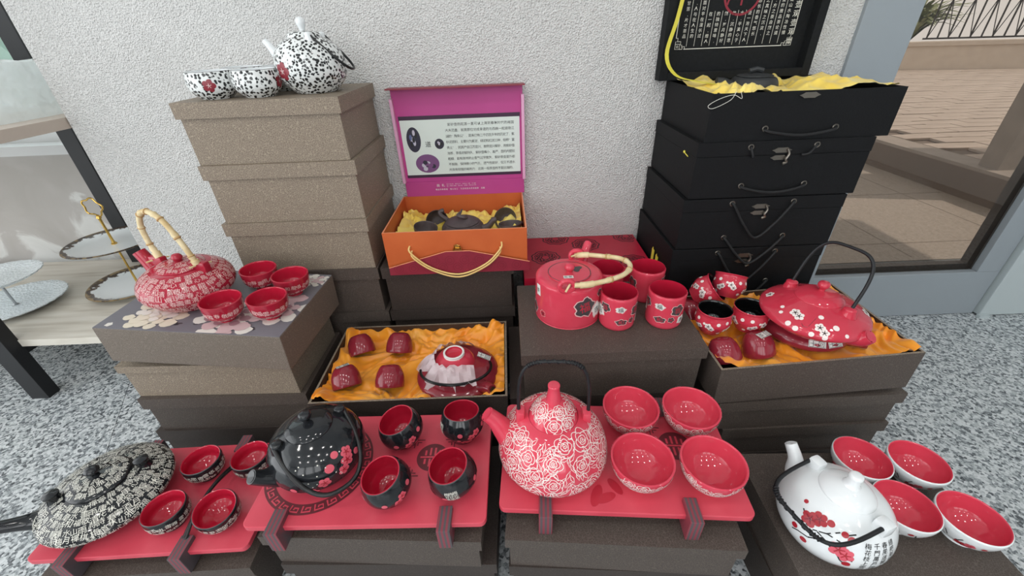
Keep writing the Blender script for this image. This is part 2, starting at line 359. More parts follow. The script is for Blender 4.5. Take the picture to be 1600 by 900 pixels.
struct(MB().box(-4, 4, -3.6, 1.82, 2.7, 2.8).build('ceiling', 'white_paint', smooth=False))
wr = struct(MB().box(3.0, 3.1, -3.6, 1.25, 0, 2.7).build('wall_right', 'white_paint', smooth=False))
b = MB()
for x0, x1 in ((-4, -2.0), (-1.0, -.8), (.4, .5), (1.4, 3.0)): b.box(x0, x1, -3.6, -3.45, 0, 2.7)
b.box(-4, 3, -3.6, -3.45, 0, .5).box(-4, 3, -3.6, -3.45, 2.6, 2.7)
struct(b.build('wall_front', 'white_paint', smooth=False))
# glazed door on the right
d = struct(MB().box(XR, 1.108, WY-.012, WY+.06, 0, 2.3).box(1.108, 1.797, WY-.01, WY+.05, .002, .19).box(1.712, 1.797, WY-.01, WY+.05, .19, 2.3).box(1.108, 1.712, WY-.01, WY+.05, 2.15, 2.3).build('door_1', 'grey_frame', smooth=False, bevel=.002))
MB().box(1.108, 1.712, WY+.012, WY+.018, .19, 2.15).build('pane', 'door_glass', d, False)
MB().box(1.108, 1.690, WY+.0185, WY+.045, .19, .212).box(1.690, 1.712, WY+.0185, WY+.045, .19, 2.15).build('gasket', 'gasket', d, False)
struct(MB().box(1.803, 3.0, WY-.03, WY+.05, .004, 2.3).build('door_2', 'pale_panel', smooth=False, bevel=.003))
struct(MB().box(1.790, 1.83, WY-.045, WY-.031, .0, .012).build('trim_1', 'pale_panel', smooth=False))
struct(MB().box(XR, 3.0, WY, WY+.06, 2.31, 2.7).build('wall_over_door', 'plaster', smooth=False))
# outside the door
go = struct(MB().box(XR, 2.88, 1.72, 14, -.06, 0).box(XR, 4, 1.36, 1.72, -.06, -.0045).build('ground_outside', 'stone_out', smooth=False))
struct(MB().box(XR-8, XR, 1.83, 14, -.06, 0).build('ground_garden', 'soil', smooth=False))
b = MB()
for k in range(7): b.box(1.0, 2.88, 1.9+k*.7, 1.904+k*.7, 0, .0006)
for k in range(3): b.box(1.3+k*.65, 1.304+k*.65, 1.75, 9, 0, .0006)
b.build('joint_line', 'paver_bed', go, False)
up = struct(MB().box(2.88, 12, 1.5, 14, -.06, .172).build('ground_upper', 'paver_bed', smooth=False))
MB().box(2.88, 3.06, 1.5, 14, .172, .192).build('kerb', 'stone_slab', up, False)
def vis(x, y, z):
    q = Vector((x, y, z-1)); c = (q.dot(r2), q.dot(u2), q.dot(fwd)); return 800+646.1*c[0]/c[2], 450-646.1*c[1]/c[2]
pm = None; npv = 0
for j in range(40):
    for i in range(30):
        px = 3.26+i*.385+(.19 if j % 2 else 0); pyy = 2.4+j*.155
        X, Y = vis(px, pyy, .19)
        if 1345 < X < 1625 and 95 < Y < 300 and npv < 295:
            if pm is None:
                o = MB().box(-.187, .187, -.07, .07, 0, .02).build('paver', 'paver', up, False, bevel=.004); pm = o.data
            else: o = bpy.data.objects.new('paver', pm); C.objects.link(o); o.parent = up
            o.location = (px, pyy, .172+random.uniform(0, .004)); o.rotation_euler = (random.uniform(-.01, .01), 0, random.uniform(-.05, .05)); npv += 1
pw = Matrix.Translation((6.84, 8.05, .192)) @ Matrix.Rotation(R(-16.5), 4, 'Z')
struct(MB().box(-2.5, 3.5, 0, .25, 0, .36, mat=pw).box(-2.5, 3.5, -.03, .28, .36, .42, mat=pw).box(-2.5, 3.5, .25, 3, 0, .3, mat=pw).build('ground_planter', 'planter_stone', smooth=False))
fe = thing('iron_fence', 'dark iron railing on the pale wall outside the door', 'fence'); fe.matrix_world = Matrix.Translation((6.84, 8.05, .612)) @ Matrix.Rotation(R(-16.5), 4, 'Z')
for z in (.03, .62, .74): MB().box(.3, 3.4, .10, .13, z, z+.025).build('rail', 'iron', fe, False)
bm_ = None
for k in range(21):
    if bm_ is None: o = MB().box(-.009, .009, .106, .124, .03, 1.1).build('bar', 'iron', fe, False); bm_ = o.data
    else: o = bpy.data.objects.new('bar', bm_); C.objects.link(o); o.parent = fe
    o.location = (.35+k*.15, 0, 0)
for k in range(10):
    MB().tube(spline([(.35+k*.3, .115, .05), (.42+k*.3, .115, .3), (.5+k*.3, .115, .6)], 5), .007, 5).tube(spline([(.65+k*.3, .115, .05), (.58+k*.3, .115, .3), (.5+k*.3, .115, .6)], 5), .007, 5).build('scroll', 'iron', fe)
def bush(name, label, loc, h, spread, n, mat, seed, grp=None):
    rnd = random.Random(seed); b = MB()
    for k in range(n):
        a = rnd.uniform(0, 2*PI); l = h*rnd.uniform(.5, 1); ou = spread*rnd.uniform(.3, 1); wd = l*.05
        p = spline([(0, 0, 0), (math.cos(a)*ou*.4, math.sin(a)*ou*.4, l*.7), (math.cos(a)*ou, math.sin(a)*ou, l*rnd.uniform(.5, 1))], 3)
        sd = Vector((-math.sin(a), math.cos(a), 0)); vs = []
        for i, q in enumerate(p):
            wq = wd*math.sin(PI*(.12+.84*i/(len(p)-1))); vs += [q-sd*wq, q+sd*wq+Vector((0, 0, wq*.5))]
        b.add(vs, [(2*i, 2*i+1, 2*i+3, 2*i+2) for i in range(len(p)-1)])
    root = thing(name, label, 'plant', loc, group=grp); f_ = b.build('foliage', mat, root); MB().tube([(0, 0, 0), (0, 0, h*.4)], .02, 6).build('stem', 'brown_post', root); return root
bush('spiky_shrub', 'spiky pale shrub behind the wall at the left end of the railing outside', (6.2, 9.6, .49), 1.5, 1.2, 220, 'leaf', 1)
bush('spiky_shrub', 'green shrub growing behind the dark iron railing outside the door', (8.0, 9.4, .49), .9, .9, 160, 'leaf', 2)
for k, (bx_, by_) in enumerate(((-3.0, 3.2), (-4.7, 3.2))):
    bush('palm_bush', ['pale teal palm fronds outside the left window beside the black post', 'pale teal palm fronds outside the window, beyond the left picture edge'][k], (bx_, by_, 0), 1.9, .75, 110, 'frond', 10+k)
post = struct(MB().box(2.94, 3.06, 2.42, 2.54, .192, 2.6).build('pillar_outside', 'stone_slab', smooth=False))
p2 = struct(MB().box(3.06, 3.2, 2.44, 2.52, .192, 2.6).build('doorpost_outside', 'brown_post', smooth=False))
b = MB()
for z in (.5, .8, 1.1, 1.4): b.lathe([(.0001, -.004), (.010, -.003), (.010, .003)], 8, mat=Matrix.Translation((3.13, 2.44, z)) @ Matrix.Rotation(PI/2, 4, 'X'))
b.build('screw', 'ink', p2)
struct(MB().box(3.2, 4.4, 2.5, 2.7, .192, 2.6).build('wall_outside', 'beige_wall', smooth=False))

# ------------------------------------------------------------------ left display rack and plates
rk = thing('display_rack', 'black metal rack with pale wooden boards left of the textured wall', 'rack', (-1.6, 1.06, 0))
MB().box(-1.2, .33, 0, .56, .195, .22).build('lower_board', 'pale_wood', rk, False, bevel=.001)
MB().box(-1.2, .333, .0, .56, .803, .833).build('upper_board', 'board_end', rk, False, bevel=.001)
for x, y in ((-.005, -.024), (.018, .54)): MB().box(x-.03, x+.03, y-.012, y+.028, 0, 1.6).build('post', 'black_metal', rk, False, bevel=.001)
MB().box(-.02, .02, .0, .56, .165, .195).build('rail', 'black_metal', rk, False); MB().box(-.02, .02, .0, .56, .773, .803).build('rail', 'black_metal', rk, False)
def plate(mb, R_, h, wob=None, seg=72): mb.lathe(sprof([(.0001, .006), (R_*.5, .006), (R_*.75, .010), (R_, h), (R_+.002, h+.001), (R_*.99, h+.004), (R_*.74, .015), (R_*.5, .011), (.0001, .011)], 3), seg, wob=wob)
st = thing('tiered_plate_stand', 'two tier plate stand with gold stem and dark brushed rims on the lower board', 'plate stand', (-1.43, 1.385, .22))
for z, r in ((.0, .146), (.165, .140)):
    b = MB(); plate(b, r, .022, lambda a, q: 1+.02*math.sin(3*a)*q); o = b.build('plate', 'brush_rim', st, loc=(0, 0, z))
b = MB().lathe(sprof([(.0001, .008), (.009, .009), (.004, .02), (.004, .16), (.008, .17), (.009, .18), (.0045, .19), (.0045, .27), (.008, .275), (.0045, .285), (.0001, .287)], 3), 14); b.build('stem', 'gold', st)
MB().tube([(.03*math.cos(a)*(1+.12*math.cos(5*a)), 0, .315+.03*math.sin(a)*(1+.12*math.cos(5*a))) for a in [2*PI*k/40 for k in range(40)]], .0028, 8, True).build('ring_handle', 'gold', st)
st = thing('lace_plate_stand', 'white lace edged two tier plate stand at the left picture edge', 'plate stand', (-1.77, 1.26, .22))
sc_ = lambda a, q: 1+.012*math.cos(28*a)*min(1, max(0, 1-abs(q-.5)*3))
for z, r, dx in ((.0, .142, 0), (.10, .12, 0)):
    b = MB(); plate(b, r, .024, sc_, 112); b.build('plate', 'lace_porcelain', st, loc=(dx, 0, z))
MB().lathe([(.0001, .012), (.009, .013), (.004, .018), (.004, .28), (.0001, .283)], 12).build('stem', 'steel', st)
# package in film on the upper board
b = MB(); nx, nz = 150, 30
def pk(u, v, y):
    n = noise.noise(Vector((u*9+v*5, v*3, y*7)))*.022+abs(noise.noise(Vector((u*26-v*9, v*5, 3))))*.045-.35*abs(noise.noise(Vector((u*40+v*22, v*9-u*6, 5))))*.05; return n
for (y, sgn) in ((1.17, -1), (1.42, 1)):
    vs = []; fs = []
    for i in range(nx+1):
        for j in range(nz+1):
            u, v = i/nx, j/nz; vs.append((-2.2+u*.86, y+sgn*(pk(u, v, y)-.04*v), .8335+v*.145+.01*noise.noise(Vector((u*6, v, y)))*v))
    for i in range(nx):
        for j in range(nz): fs.append((i*(nz+1)+j, (i+1)*(nz+1)+j, (i+1)*(nz+1)+j+1, i*(nz+1)+j+1))
    b.add(vs, fs)
vs = []; fs = []
for i in range(nx+1):
    for j in range(9): vs.append((-2.2+.86*i/nx, 1.21+.17*j/8, .976+.012*noise.noise(Vector((i*.35, j*.5, 1)))))
for i in range(nx):
    for j in range(8): fs.append((i*9+j, (i+1)*9+j, (i+1)*9+j+1, i*9+j+1))
b.add(vs, fs)
b.add([(-1.34, 1.17, .8335), (-1.34, 1.42, .8335), (-1.335, 1.38, .975), (-1.335, 1.21, .975)], [(0, 1, 2, 3)])
tag(b.build('film_wrapped_package', 'white_film'), 'crinkled white film wrapped package on the upper board of the rack', 'package')

# ------------------------------------------------------------------ boxes
def carton(name, label, w, d, h, loc, rot=(0, 0, 0), mat='dark_paper', lid=.04, grp=None, gap=.0065, cat='box'):
    t = thing(name, label, cat, loc, rot, grp)
    MB().box(-w/2+gap, w/2-gap, -d/2+gap, d/2-gap, 0, h-.004).build('body', mat, t, False, bevel=.0015)
    b = MB(); g = .0022
    b.box(-w/2, w/2, -d/2, d/2, h-.003, h).box(-w/2, w/2, -d/2, -d/2+g, h-lid, h-.003).box(-w/2, w/2, d/2-g, d/2, h-lid, h-.003).box(-w/2, -w/2+g, -d/2+g, d/2-g, h-lid, h-.003).box(w/2-g, w/2, -d/2+g, d/2-g, h-lid, h-.003)
    b.build('lid', mat, t, False); return t
def tray_box(w, d, h, th, t, mats, name='body'):
    b = MB().box(-w/2, w/2, -d/2, d/2, 0, th)
    for x0, x1, y0, y1 in ((-w/2, w/2, -d/2, -d/2+th), (-w/2, w/2, d/2-th, d/2), (-w/2, -w/2+th, -d/2+th, d/2-th), (w/2-th, w/2, -d/2+th, d/2-th)): b.box(x0, x1, y0, y1, th, h)
    o = b.build(name, mats, t, False)
    if len(mats) > 1:
        for p in o.data.polygons:
            c, n = p.center, p.normal
            if c.z > th*.5 and abs(n.z) < .5 and (c.x*n.x+c.y*n.y) < 0: p.material_index = 1
            if n.z > .5 and c.z < h*.5: p.material_index = 1
            if n.z > .5 and c.z > h*.5 and len(mats) > 2: p.material_index = 2
    return o
# tall tan stack by the wall
tt = [.891, .752, .604, .459, .315, .158, 0]
tl = ['topmost grey tan box of the tall stack, under the spotted teapot', 'second box from the top of the tall tan stack against the wall', 'third box from the top of the tall tan stack against the wall', 'fourth box of the tall tan stack, behind the red script cups', 'fifth box of the tall stack, behind the open silk box', 'lowest box of the tall stack, on the floor behind the flowered box stack']
for i in range(6): carton('gift_box', tl[i], .372, .29, tt[i]-tt[i+1], (-.552+[0, .003, 0, -.002, .002, 0][i], 1.146, tt[i+1]), (0, 0, [0, .004, -.004, .003, 0, 0][i]), 'tan_paper' if i < 3 else 'dark_paper', .034, 'boxes of the tall stack')  # all one paper; shade on the lower boxes is put in as a darker material
for i, (z1, z0) in enumerate(((.459, .315), (.315, .158), (.158, 0))):
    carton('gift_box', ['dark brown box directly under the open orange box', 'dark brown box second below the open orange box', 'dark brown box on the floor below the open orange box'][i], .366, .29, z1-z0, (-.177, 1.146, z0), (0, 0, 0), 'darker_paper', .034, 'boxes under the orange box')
# red patterned box and what carries it
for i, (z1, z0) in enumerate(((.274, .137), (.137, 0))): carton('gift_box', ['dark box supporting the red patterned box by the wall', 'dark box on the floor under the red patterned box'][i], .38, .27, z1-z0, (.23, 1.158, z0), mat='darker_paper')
rb = carton('patterned_box', 'flat red box with dark round medallions behind the bamboo handled cylinder teapot', .385, .27, .12, (.229, 1.16, .274), mat='red_card', lid=.03)
def medallion(mb, cx, cy, z, r, mi=0):
    for rr, w in ((1, .1), (.78, .07), (.3, .09)): s = line2(ring_pts(28, r*rr, lambda a: 1+.06*math.cos(9*a)), r*w, True); mb.add([(cx+x, cy+y, z) for x, y in s[0]], s[1], mi)
    for k in range(9):
        a = 2*PI*k/9; s = line2([(r*.38*math.cos(a+.25*q)*(1+q*.28), r*.38*math.sin(a+.25*q)*(1+q*.28)) for q in (0, 1, 2, 3)], r*.1); mb.add([(cx+x, cy+y, z) for x, y in s[0]], s[1], mi)
        s = line2([(r*(.58+.12*math.cos(b))*math.cos(a+.18*math.sin(b)), r*(.58+.12*math.cos(b))*math.sin(a+.18*math.sin(b))) for b in [2*PI*i/10 for i in range(10)]], r*.06, True); mb.add([(cx+x, cy+y, z) for x, y in s[0]], s[1], mi)
b = MB()
for cx, cy in ((.019, .07), (-.075, .122), (.165, .122), (.145, -.06), (-.12, -.01)):
    b.begin('medallion'); b0_ = len(b.f); medallion(b, cx, cy, .1204, .043)
    kp = [i for i in range(b0_, len(b.f)) if all(abs(b.v[k][1]) < .134 and abs(b.v[k][0]) < .191 for k in b.f[i])]; b.f = b.f[:b0_]+[b.f[i] for i in kp]; b.mi = b.mi[:b0_]+[b.mi[i] for i in kp]
b.build('medallion_print', 'roundel', rb, False)
# box with the cylinder teapot and what is beneath
carton('gift_box', 'dark grey box under the bamboo handled cylinder teapot and red mugs', .409, .292, .137, (.2185, .831, .263), mat='dark_paper', lid=.028)
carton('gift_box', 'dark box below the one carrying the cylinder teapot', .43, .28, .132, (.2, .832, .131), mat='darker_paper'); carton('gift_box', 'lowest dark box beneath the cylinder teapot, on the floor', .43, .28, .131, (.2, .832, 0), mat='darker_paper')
# flowered stack at the left
KF = .955; F = (-.738*KF, .899*KF, 1-.605*KF); frot = Matrix.Rotation(R(-4.29), 4, 'Z') @ Matrix.Rotation(R(3.0), 4, 'Y')
fb = thing('flowered_box', 'grey box with peony print on its lid, under the red bamboo handled teapot', 'box'); fb.matrix_world = Matrix.Translation(F) @ frot @ Matrix.Scale(KF, 4)
MB().box(-.22, .22, -.14, .14, -.05, .049).build('body', 'mid_paper', fb, False, bevel=.002)
lidp = MB().box(-.219, .219, -.139, .139, .049, .0502).build('printed_top', 'flower_paper', fb, False)
b = MB(); ct = {0: 'cream_petals', 1: 'pink_petals', 2: 'mauve_petals', 3: 'dark_leaf', 4: 'white_petals'}
def petal(cx, cy, r, ang, mi, n=5, el=1.0, zz=.0504):
    b.begin(ct[mi])
    for k in range(n):
        a = ang+k*2*PI/n; vs, fs = blob2([(r*.6*math.cos(a)+r*.55*(1+.12*math.sin(5*q+k))*math.cos(q), (r*.6*math.sin(a)+r*.55*(1+.12*math.cos(4*q+k))*math.sin(q))*el) for q in [2*PI*i/14 for i in range(14)]])
        b.add([(min(.2185, max(-.2185, cx+x)), min(.1385, max(-.1385, cy+y)), zz+.00006*k) for x, y in vs], fs, mi)
def bloom(cx, cy, r, cols, seed):
    rnd = random.Random(seed); z = .0504
    for ring, (rr, n, pr) in enumerate(((.66, 8, .5), (.42, 7, .42), (.2, 5, .3))):
        for k in range(n):
            a = 2*PI*(k+rnd.random()*.5)/n; petal(cx+r*rr*math.cos(a), cy+r*rr*.8*math.sin(a), r*pr*rnd.uniform(.8, 1.15), a, cols[ring] if rnd.random() > .25 else cols[(ring+1) % 3], 2, .8, z); z += .00013
bloom(-.115, -.083, .062, (0, 0, 4), 1); bloom(.075, -.082, .075, (4, 1, 2), 2); bloom(.155, -.03, .07, (4, 1, 2), 3); bloom(.19, .105, .035, (4, 4, 1), 4); petal(-.192, -.125, .007, 0, 4)
for x, y in ((.005, -.105), (.02, -.03), (.06, -.012), (.1, .01), (-.04, -.11), (.14, -.115), (-.06, -.1)): petal(x, y, .011, x*40, 3, 3, .5, .0502)
b.build('peony_print', ['cream_print', 'pink_print', 'mauve_print', 'print_dark', 'print_white'], lidp, False)
carton('gift_box', 'tan box directly below the flowered box in the left stack', .42, .245, .103, (-.735, .868, .2545), (0, 0, R(-1.5)), 'tan_paper', .02)
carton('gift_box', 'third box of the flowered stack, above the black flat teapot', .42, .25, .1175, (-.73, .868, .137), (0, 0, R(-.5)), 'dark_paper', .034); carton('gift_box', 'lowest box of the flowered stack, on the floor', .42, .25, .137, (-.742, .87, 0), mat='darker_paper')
sl = MB(); 
# right stack under the flat blossom teapot
carton('gift_box', 'second box of the right stack, under the open box with the blossom teapot', .434, .285, .096, (.674, .794, .172), (0, 0, R(1)), 'dark_paper', .03)
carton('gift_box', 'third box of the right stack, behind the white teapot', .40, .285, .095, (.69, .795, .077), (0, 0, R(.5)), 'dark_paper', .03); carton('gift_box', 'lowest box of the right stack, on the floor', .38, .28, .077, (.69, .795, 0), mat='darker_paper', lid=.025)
# boxes under the trays
carton('gift_box', 'box directly under the middle red tray with the black blossom teapot', .398, .25, .1, (-.262, .512, .155), (0, 0, R(-3.5)), 'dark_paper', .028)
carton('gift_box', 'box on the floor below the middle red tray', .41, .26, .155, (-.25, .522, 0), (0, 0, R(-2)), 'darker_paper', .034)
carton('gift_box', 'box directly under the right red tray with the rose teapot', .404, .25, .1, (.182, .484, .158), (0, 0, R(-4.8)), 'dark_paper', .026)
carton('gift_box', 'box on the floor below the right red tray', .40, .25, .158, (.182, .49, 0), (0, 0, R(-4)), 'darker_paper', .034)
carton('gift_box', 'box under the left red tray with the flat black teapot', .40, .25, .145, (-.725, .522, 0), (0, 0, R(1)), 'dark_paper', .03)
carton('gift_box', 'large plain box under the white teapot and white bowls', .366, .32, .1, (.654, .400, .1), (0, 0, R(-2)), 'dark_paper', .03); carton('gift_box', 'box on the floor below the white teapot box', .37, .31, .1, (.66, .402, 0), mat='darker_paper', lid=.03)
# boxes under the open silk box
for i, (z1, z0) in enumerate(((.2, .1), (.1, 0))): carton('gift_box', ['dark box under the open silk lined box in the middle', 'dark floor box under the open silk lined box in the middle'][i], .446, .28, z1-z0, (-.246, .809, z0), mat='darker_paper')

# ------------------------------------------------------------------ silk
def cloth(parent, x0, x1, y0, y1, zf, mat, seed=0, amp=.012, fr=16, nx=130, ny=90, name='silk_lining', dents=()):
    b = MB(); vs = []; fs = []
    for i in range(nx+1):
        for j in range(ny+1):
            u, v = i/nx, j/ny; x, y = x0+(x1-x0)*u, y0+(y1-y0)*v
            p = Vector((x*fr, y*fr, seed)); wv = noise.noise_vector(p*.55)*1.1; q = p+wv
            h = abs(noise.noise(Vector((q.x*1.1+q.y*.6, q.y*.4, seed))))*1.5+.4*noise.noise(q*1.1)+.55*(1-abs(noise.noise(Vector((q.y*1.9, q.x*.55, seed+9)))*2.4))+.35*(1-abs(noise.noise(Vector((q.x*2.6-q.y, q.y*.8, seed+4)))*3))
            z = zf(x, y)+amp*(h-.6)
            for cx, cy, rr, dz in dents:
                dd = math.hypot(x-cx, y-cy)/rr
                if dd < 1.5: z += dz*max(0, 1-dd*dd/2.25)
            vs.append((x, y, z))
    for i in range(nx):
        for j in range(ny): fs.append((i*(ny+1)+j, (i+1)*(ny+1)+j, (i+1)*(ny+1)+j+1, i*(ny+1)+j+1))
    return b.add(vs, fs).build(name, mat, parent, angle=180)
# open silk box in the middle
sb = thing('open_gift_box', 'open dark box lined with orange silk in the middle, holding maroon cups', 'box', (-.246, .809, .2))
tray_box(.452, .285, .1, .005, sb, ['darker_paper', 'brown_inside', 'tan_paper'])
cloth(sb, -.219, .219, -.136, .136, lambda x, y: .066+.020*min(1, max(0, (abs(x)-.14)/.07))+.018*min(1, max(0, (abs(y)-.08)/.05))-.02*max(0, 1-((x-.11)**2+(y+.03)**2)/.009), 'silk_orange', 3, .017, 15)
# ------------------------------------------------------------------ cup and bowl builders
def vessel(name, label, cat, outer, inner, mats, loc, rot=(0, 0, 0), seg=44, grp=None, n=4):
    po, pi_ = sprof(outer, n), sprof(inner, n); b = MB(); prof = po+pi_
    ms = [0]*(len(po)-1)+[0 if len(mats) < 3 else 2]+[1 if len(mats) > 1 else 0]*(len(pi_)-1)
    if len(mats) > 2:
        pass
    b.lathe(prof, seg, ms); o = b.build(name, mats, loc=loc, angle=60); o.rotation_euler = rot; tag(o, label, cat, grp); return o, Surf(po)
def bowl_prof(R_, h, foot=.45, t=.004, bulge=.82, lip=1.0):
    o = [(.0001, .002), (R_*foot*.85, .002), (R_*foot, 0), (R_*foot, .005), (R_*bulge, h*.38), (R_*.97, h*.75), (R_*lip, h)]
    i = [(R_*lip-t*.5, h+.0012), (R_*lip-t, h-.001), (R_*.96-t, h*.75), (R_*(bulge+.02)-t, h*.44), (R_*.58-t, h*.24), (R_*.3, h*.16), (.0001, h*.14)]
    return o, i
GR = 'ceramic cups and bowls'
# red script cups on the flowered box
b0 = bowl_prof(.044, .056, .42, .004, .86)
mp_ = fb.matrix_world
def on_f(x, y): # point on the tilted lid
    nrm = (mp_.to_3x3() @ Vector((0, 0, 1))).normalized(); p0 = mp_ @ Vector((0, 0, .0512)); return p0.z-(nrm.x*(x-p0.x)+nrm.y*(y-p0.y))/nrm.z
frx = mp_.to_euler()
first = None
for lab, x, y, th in (('red script cup, rearmost left of the four on the flowered box', -.662, .955, 0), ('red script cup at the right rear edge of the flowered box', -.568, .926, 1), ('red script cup at the front left beside the bamboo handled teapot', -.676, .81, 2), ('red script cup at the front right of the flowered box', -.577, .822, 3)):
    x *= KF; y *= KF; e = Matrix.Rotation(th*1.3, 4, 'Z'); rr = (frot @ e).to_euler(); lo = (x, y, on_f(x, y))
    if first is None:
        first, S = vessel('tea_cup', lab, 'cup', *b0, ['crimson_glaze', 'red_inside'], lo, rr, grp='red script cups')
        d = MB(); glyph_band(d, S, S.sz(.012), S.sz(.044), .0125); d.build('script_pattern', 'pink_line', first, False); first.scale = (KF, KF, KF)
    else: dup(first, lo, rr, lab)
# ------------------------------------------------------------------ teapot builder
def pot(name, label, loc, rotz, body, lidp, knob, mats, spout, lugs=None, extra_rot=None, seg=64):
    """body/lidp/knob: (r,z) control points; mats: body, lid, knob, spout, lug; spout: path points with radii, along +X"""
    t = thing(name, label, 'teapot', loc, (0, 0, rotz))
    if extra_rot: t.rotation_euler = extra_rot
    pb = sprof(body, 6); bo = MB().lathe(pb, seg).build('body', mats[0], t, angle=70)
    pl = sprof(lidp, 5); lo = MB().lathe(pl, seg).build('lid', mats[1], t, angle=50)
    if knob: MB().lathe(sprof(knob, 4), 20).build('knob', mats[2], lo, angle=80)
    if spout:
        p = spline([q[:3] for q in spout], 6); rad = [q.x for q in spline([(s[3], 0, 0) for s in spout], 6)]
        d = (p[-1]-p[-2]).normalized(); p2 = p+[p[-1]+d*.001, p[-1]-d*.001, p[-1]-d*.012]; r2_ = rad+[rad[-1]*.82, rad[-1]*.6, rad[-1]*.5]
        MB().tube(p2, r2_, 16).build('spout', mats[3], t, angle=70)
    return t, bo, lo, Surf(pb), Surf(pl)
def bail(t, dirang, half, height, tilt, base, rad, mat, flat=.55, n=28, off=0, seg=10, name='handle', coil=None, shift=(0, 0)):
    u = Vector((math.cos(dirang), math.sin(dirang), 0)); v = Vector((-u.y, u.x, 0)); w = Vector((0, 0, 1))*math.cos(tilt)+v*math.sin(tilt); pts = []
    for k in range(n+1):
        a = PI*k/n; c, s = math.cos(a), math.sin(a); x = math.copysign(abs(c)**flat, c); y = s**flat
        pts.append(u*(x*half+off)+w*(y*height)+Vector((shift[0], shift[1], base)))
    ho = MB().tube(pts, rad, seg).build(name, mat, t, angle=80)
    if coil:
        k0, k1 = coil; q = pts[k0:k1]; hel = []; 
        fine = spline(q, 8)
        for i, p in enumerate(fine):
            d = (fine[min(i+1, len(fine)-1)]-fine[max(i-1, 0)]).normalized(); a_ = d.orthogonal().normalized(); a_ = (u-d*u.dot(d)); a_ = a_.normalized() if a_.length > .1 else v; b_ = d.cross(a_); an = i*1.05
            hel.append(p+(a_*math.cos(an)+b_*math.sin(an))*(rad*1.15))
        MB().tube(hel, rad*.42, 5).build('coil_grip', mat, ho, angle=80)
    return pts
def lug(t, x, y, z, r, mat, outdir=0, h=1.0):
    MB().ball((x, y, z), r, 14, 10, 0, h).build('lug', mat, t)
def ring_lug(t, x, y, z, R_, r, mat, ax=0):
    u = Vector((math.cos(ax), math.sin(ax), 0)); MB().tube([Vector((x, y, z))+u*R_*math.cos(a)+Vector((0, 0, R_*math.sin(a))) for a in [2*PI*k/20 for k in range(20)]], r, 8, True).build('lug', mat, t)

# spotted teapot and cups on the tall stack
t, bo, lo, S, SL = pot('teapot', 'round white teapot with black spots and red blossom on the tall tan stack', (-.452, 1.115, .891), R(178),
    [(.0001, .002), (.038, 0), (.05, .004), (.073, .03), (.079, .056), (.072, .085), (.054, .106), (.036, .115)], [(.039, .114), (.037, .118), (.028, .124), (.0001, .1275)], [(.006, .126), (.007, .131), (.0105, .141), (.0085, .150), (.0001, .154)],
    ['leopard', 'leopard', 'white_glaze', 'white_glaze'], [(.062, 0, .07, .016), (.075, 0, .082, .011), (.086, 0, .1, .008), (.094, 0, .11, .007)])
d = MB()
for p in flower2(.018): S.put(d, p, R(62), S.sz(.05), 1, 0, 0)
for p in star2(.007): S.put(d, p, R(62), S.sz(.05), 1, 0, 1, .0009)
d.build('blossom', ['petal_dark', 'pink_line'], bo)
for s in (-1, 1): MB().lathe(sprof([(.011, -.006), (.008, .006), (.007, .012), (.0001, .014)], 3), 14).build('lug', 'white_glaze', t, loc=(-.026, s*.036, .110))
bail(t, R(90), .038, .100, R(136), .119, .003, 'black_plastic', .8, shift=(-.028, 0))
o4, i4 = [(.0001, .002), (.028, 0), (.034, .003), (.0485, .018), (.0515, .034), (.0485, .056)], [(.0475, .0568), (.0455, .0555), (.0485, .034), (.0455, .018), (.027, .008), (.0001, .007)]
first = None
for lab, x, y, rz in (('spotted white cup at the left front corner of the tall stack', -.662, 1.06, 0), ('spotted white cup at the front, next to the spotted teapot', -.563, 1.064, 1.15), ('spotted white cup in the left of the rear pair on the tall stack', -.652, 1.185, 3.1), ('spotted white cup in the rear pair, half hidden by the spotted teapot', -.555, 1.185, 4)):
    if first is None:
        first, S = vessel('tea_cup', lab, 'cup', o4, i4, ['leopard', 'white_glaze', 'grey_patch'], (x, y, .891), (0, 0, rz), grp='spotted cups')
        d = MB()
        for p in flower2(.0125): S.put(d, p, R(-68), S.sz(.03), 1, 0, 0)
        for p in star2(.005): S.put(d, p, R(-68), S.sz(.03), 1, 0, 1, .0009)
        d.build('blossom', ['petal_dark', 'pink_line'], first)
    else: dup(first, (x, y, .891), (0, 0, rz), lab)

# red script teapot with bamboo handle
px_, py_ = -.805*KF, .897*KF; pz = on_f(px_, py_)
t, bo, lo, S, SL = pot('teapot', 'squat red teapot covered in white script with upright bamboo handle', (px_, py_, pz), 0,
    [(.0001, .003), (.055, 0), (.07, .006), (.097, .034), (.102, .052), (.094, .074), (.07, .091), (.05, .097)], [(.0505, .0965), (.05, .0995), (.034, .106), (.0001, .110)], [(.007, .108), (.010, .114), (.012, .119), (.008, .126), (.0001, .128)],
    ['crimson_glaze', 'crimson_glaze', 'crimson_glaze', 'crimson_glaze'], None)
t.rotation_euler = (frot @ Matrix.Rotation(R(172), 4, 'Z')).to_euler(); t.scale = (KF, KF, KF)
MB().tube(spline([(.072, 0, .062), (.088, 0, .09), (.106, 0, .122)], 6), [.024, .022, .0205, .019, .018, .017, .0165, .016, .0155, .015, .0148, .0146, .0145], 16).build('spout', 'crimson_glaze', t)
d = MB(); glyph_band(d, S, S.sz(.006), S.L-.012, .0142, dens=.95); d.build('script_pattern', 'pink_line', bo, False)
d = MB(); glyph_band(d, SL, .004, SL.L-.012, .0125); d.build('script_pattern', 'pink_line', lo, False)
for s in (-1, 1): MB().box(-.019, .019, -.009, .009, -.01, .017).build('lug', 'crimson_glaze', t, True, .005, loc=(s*.06, -.016*0, .098))
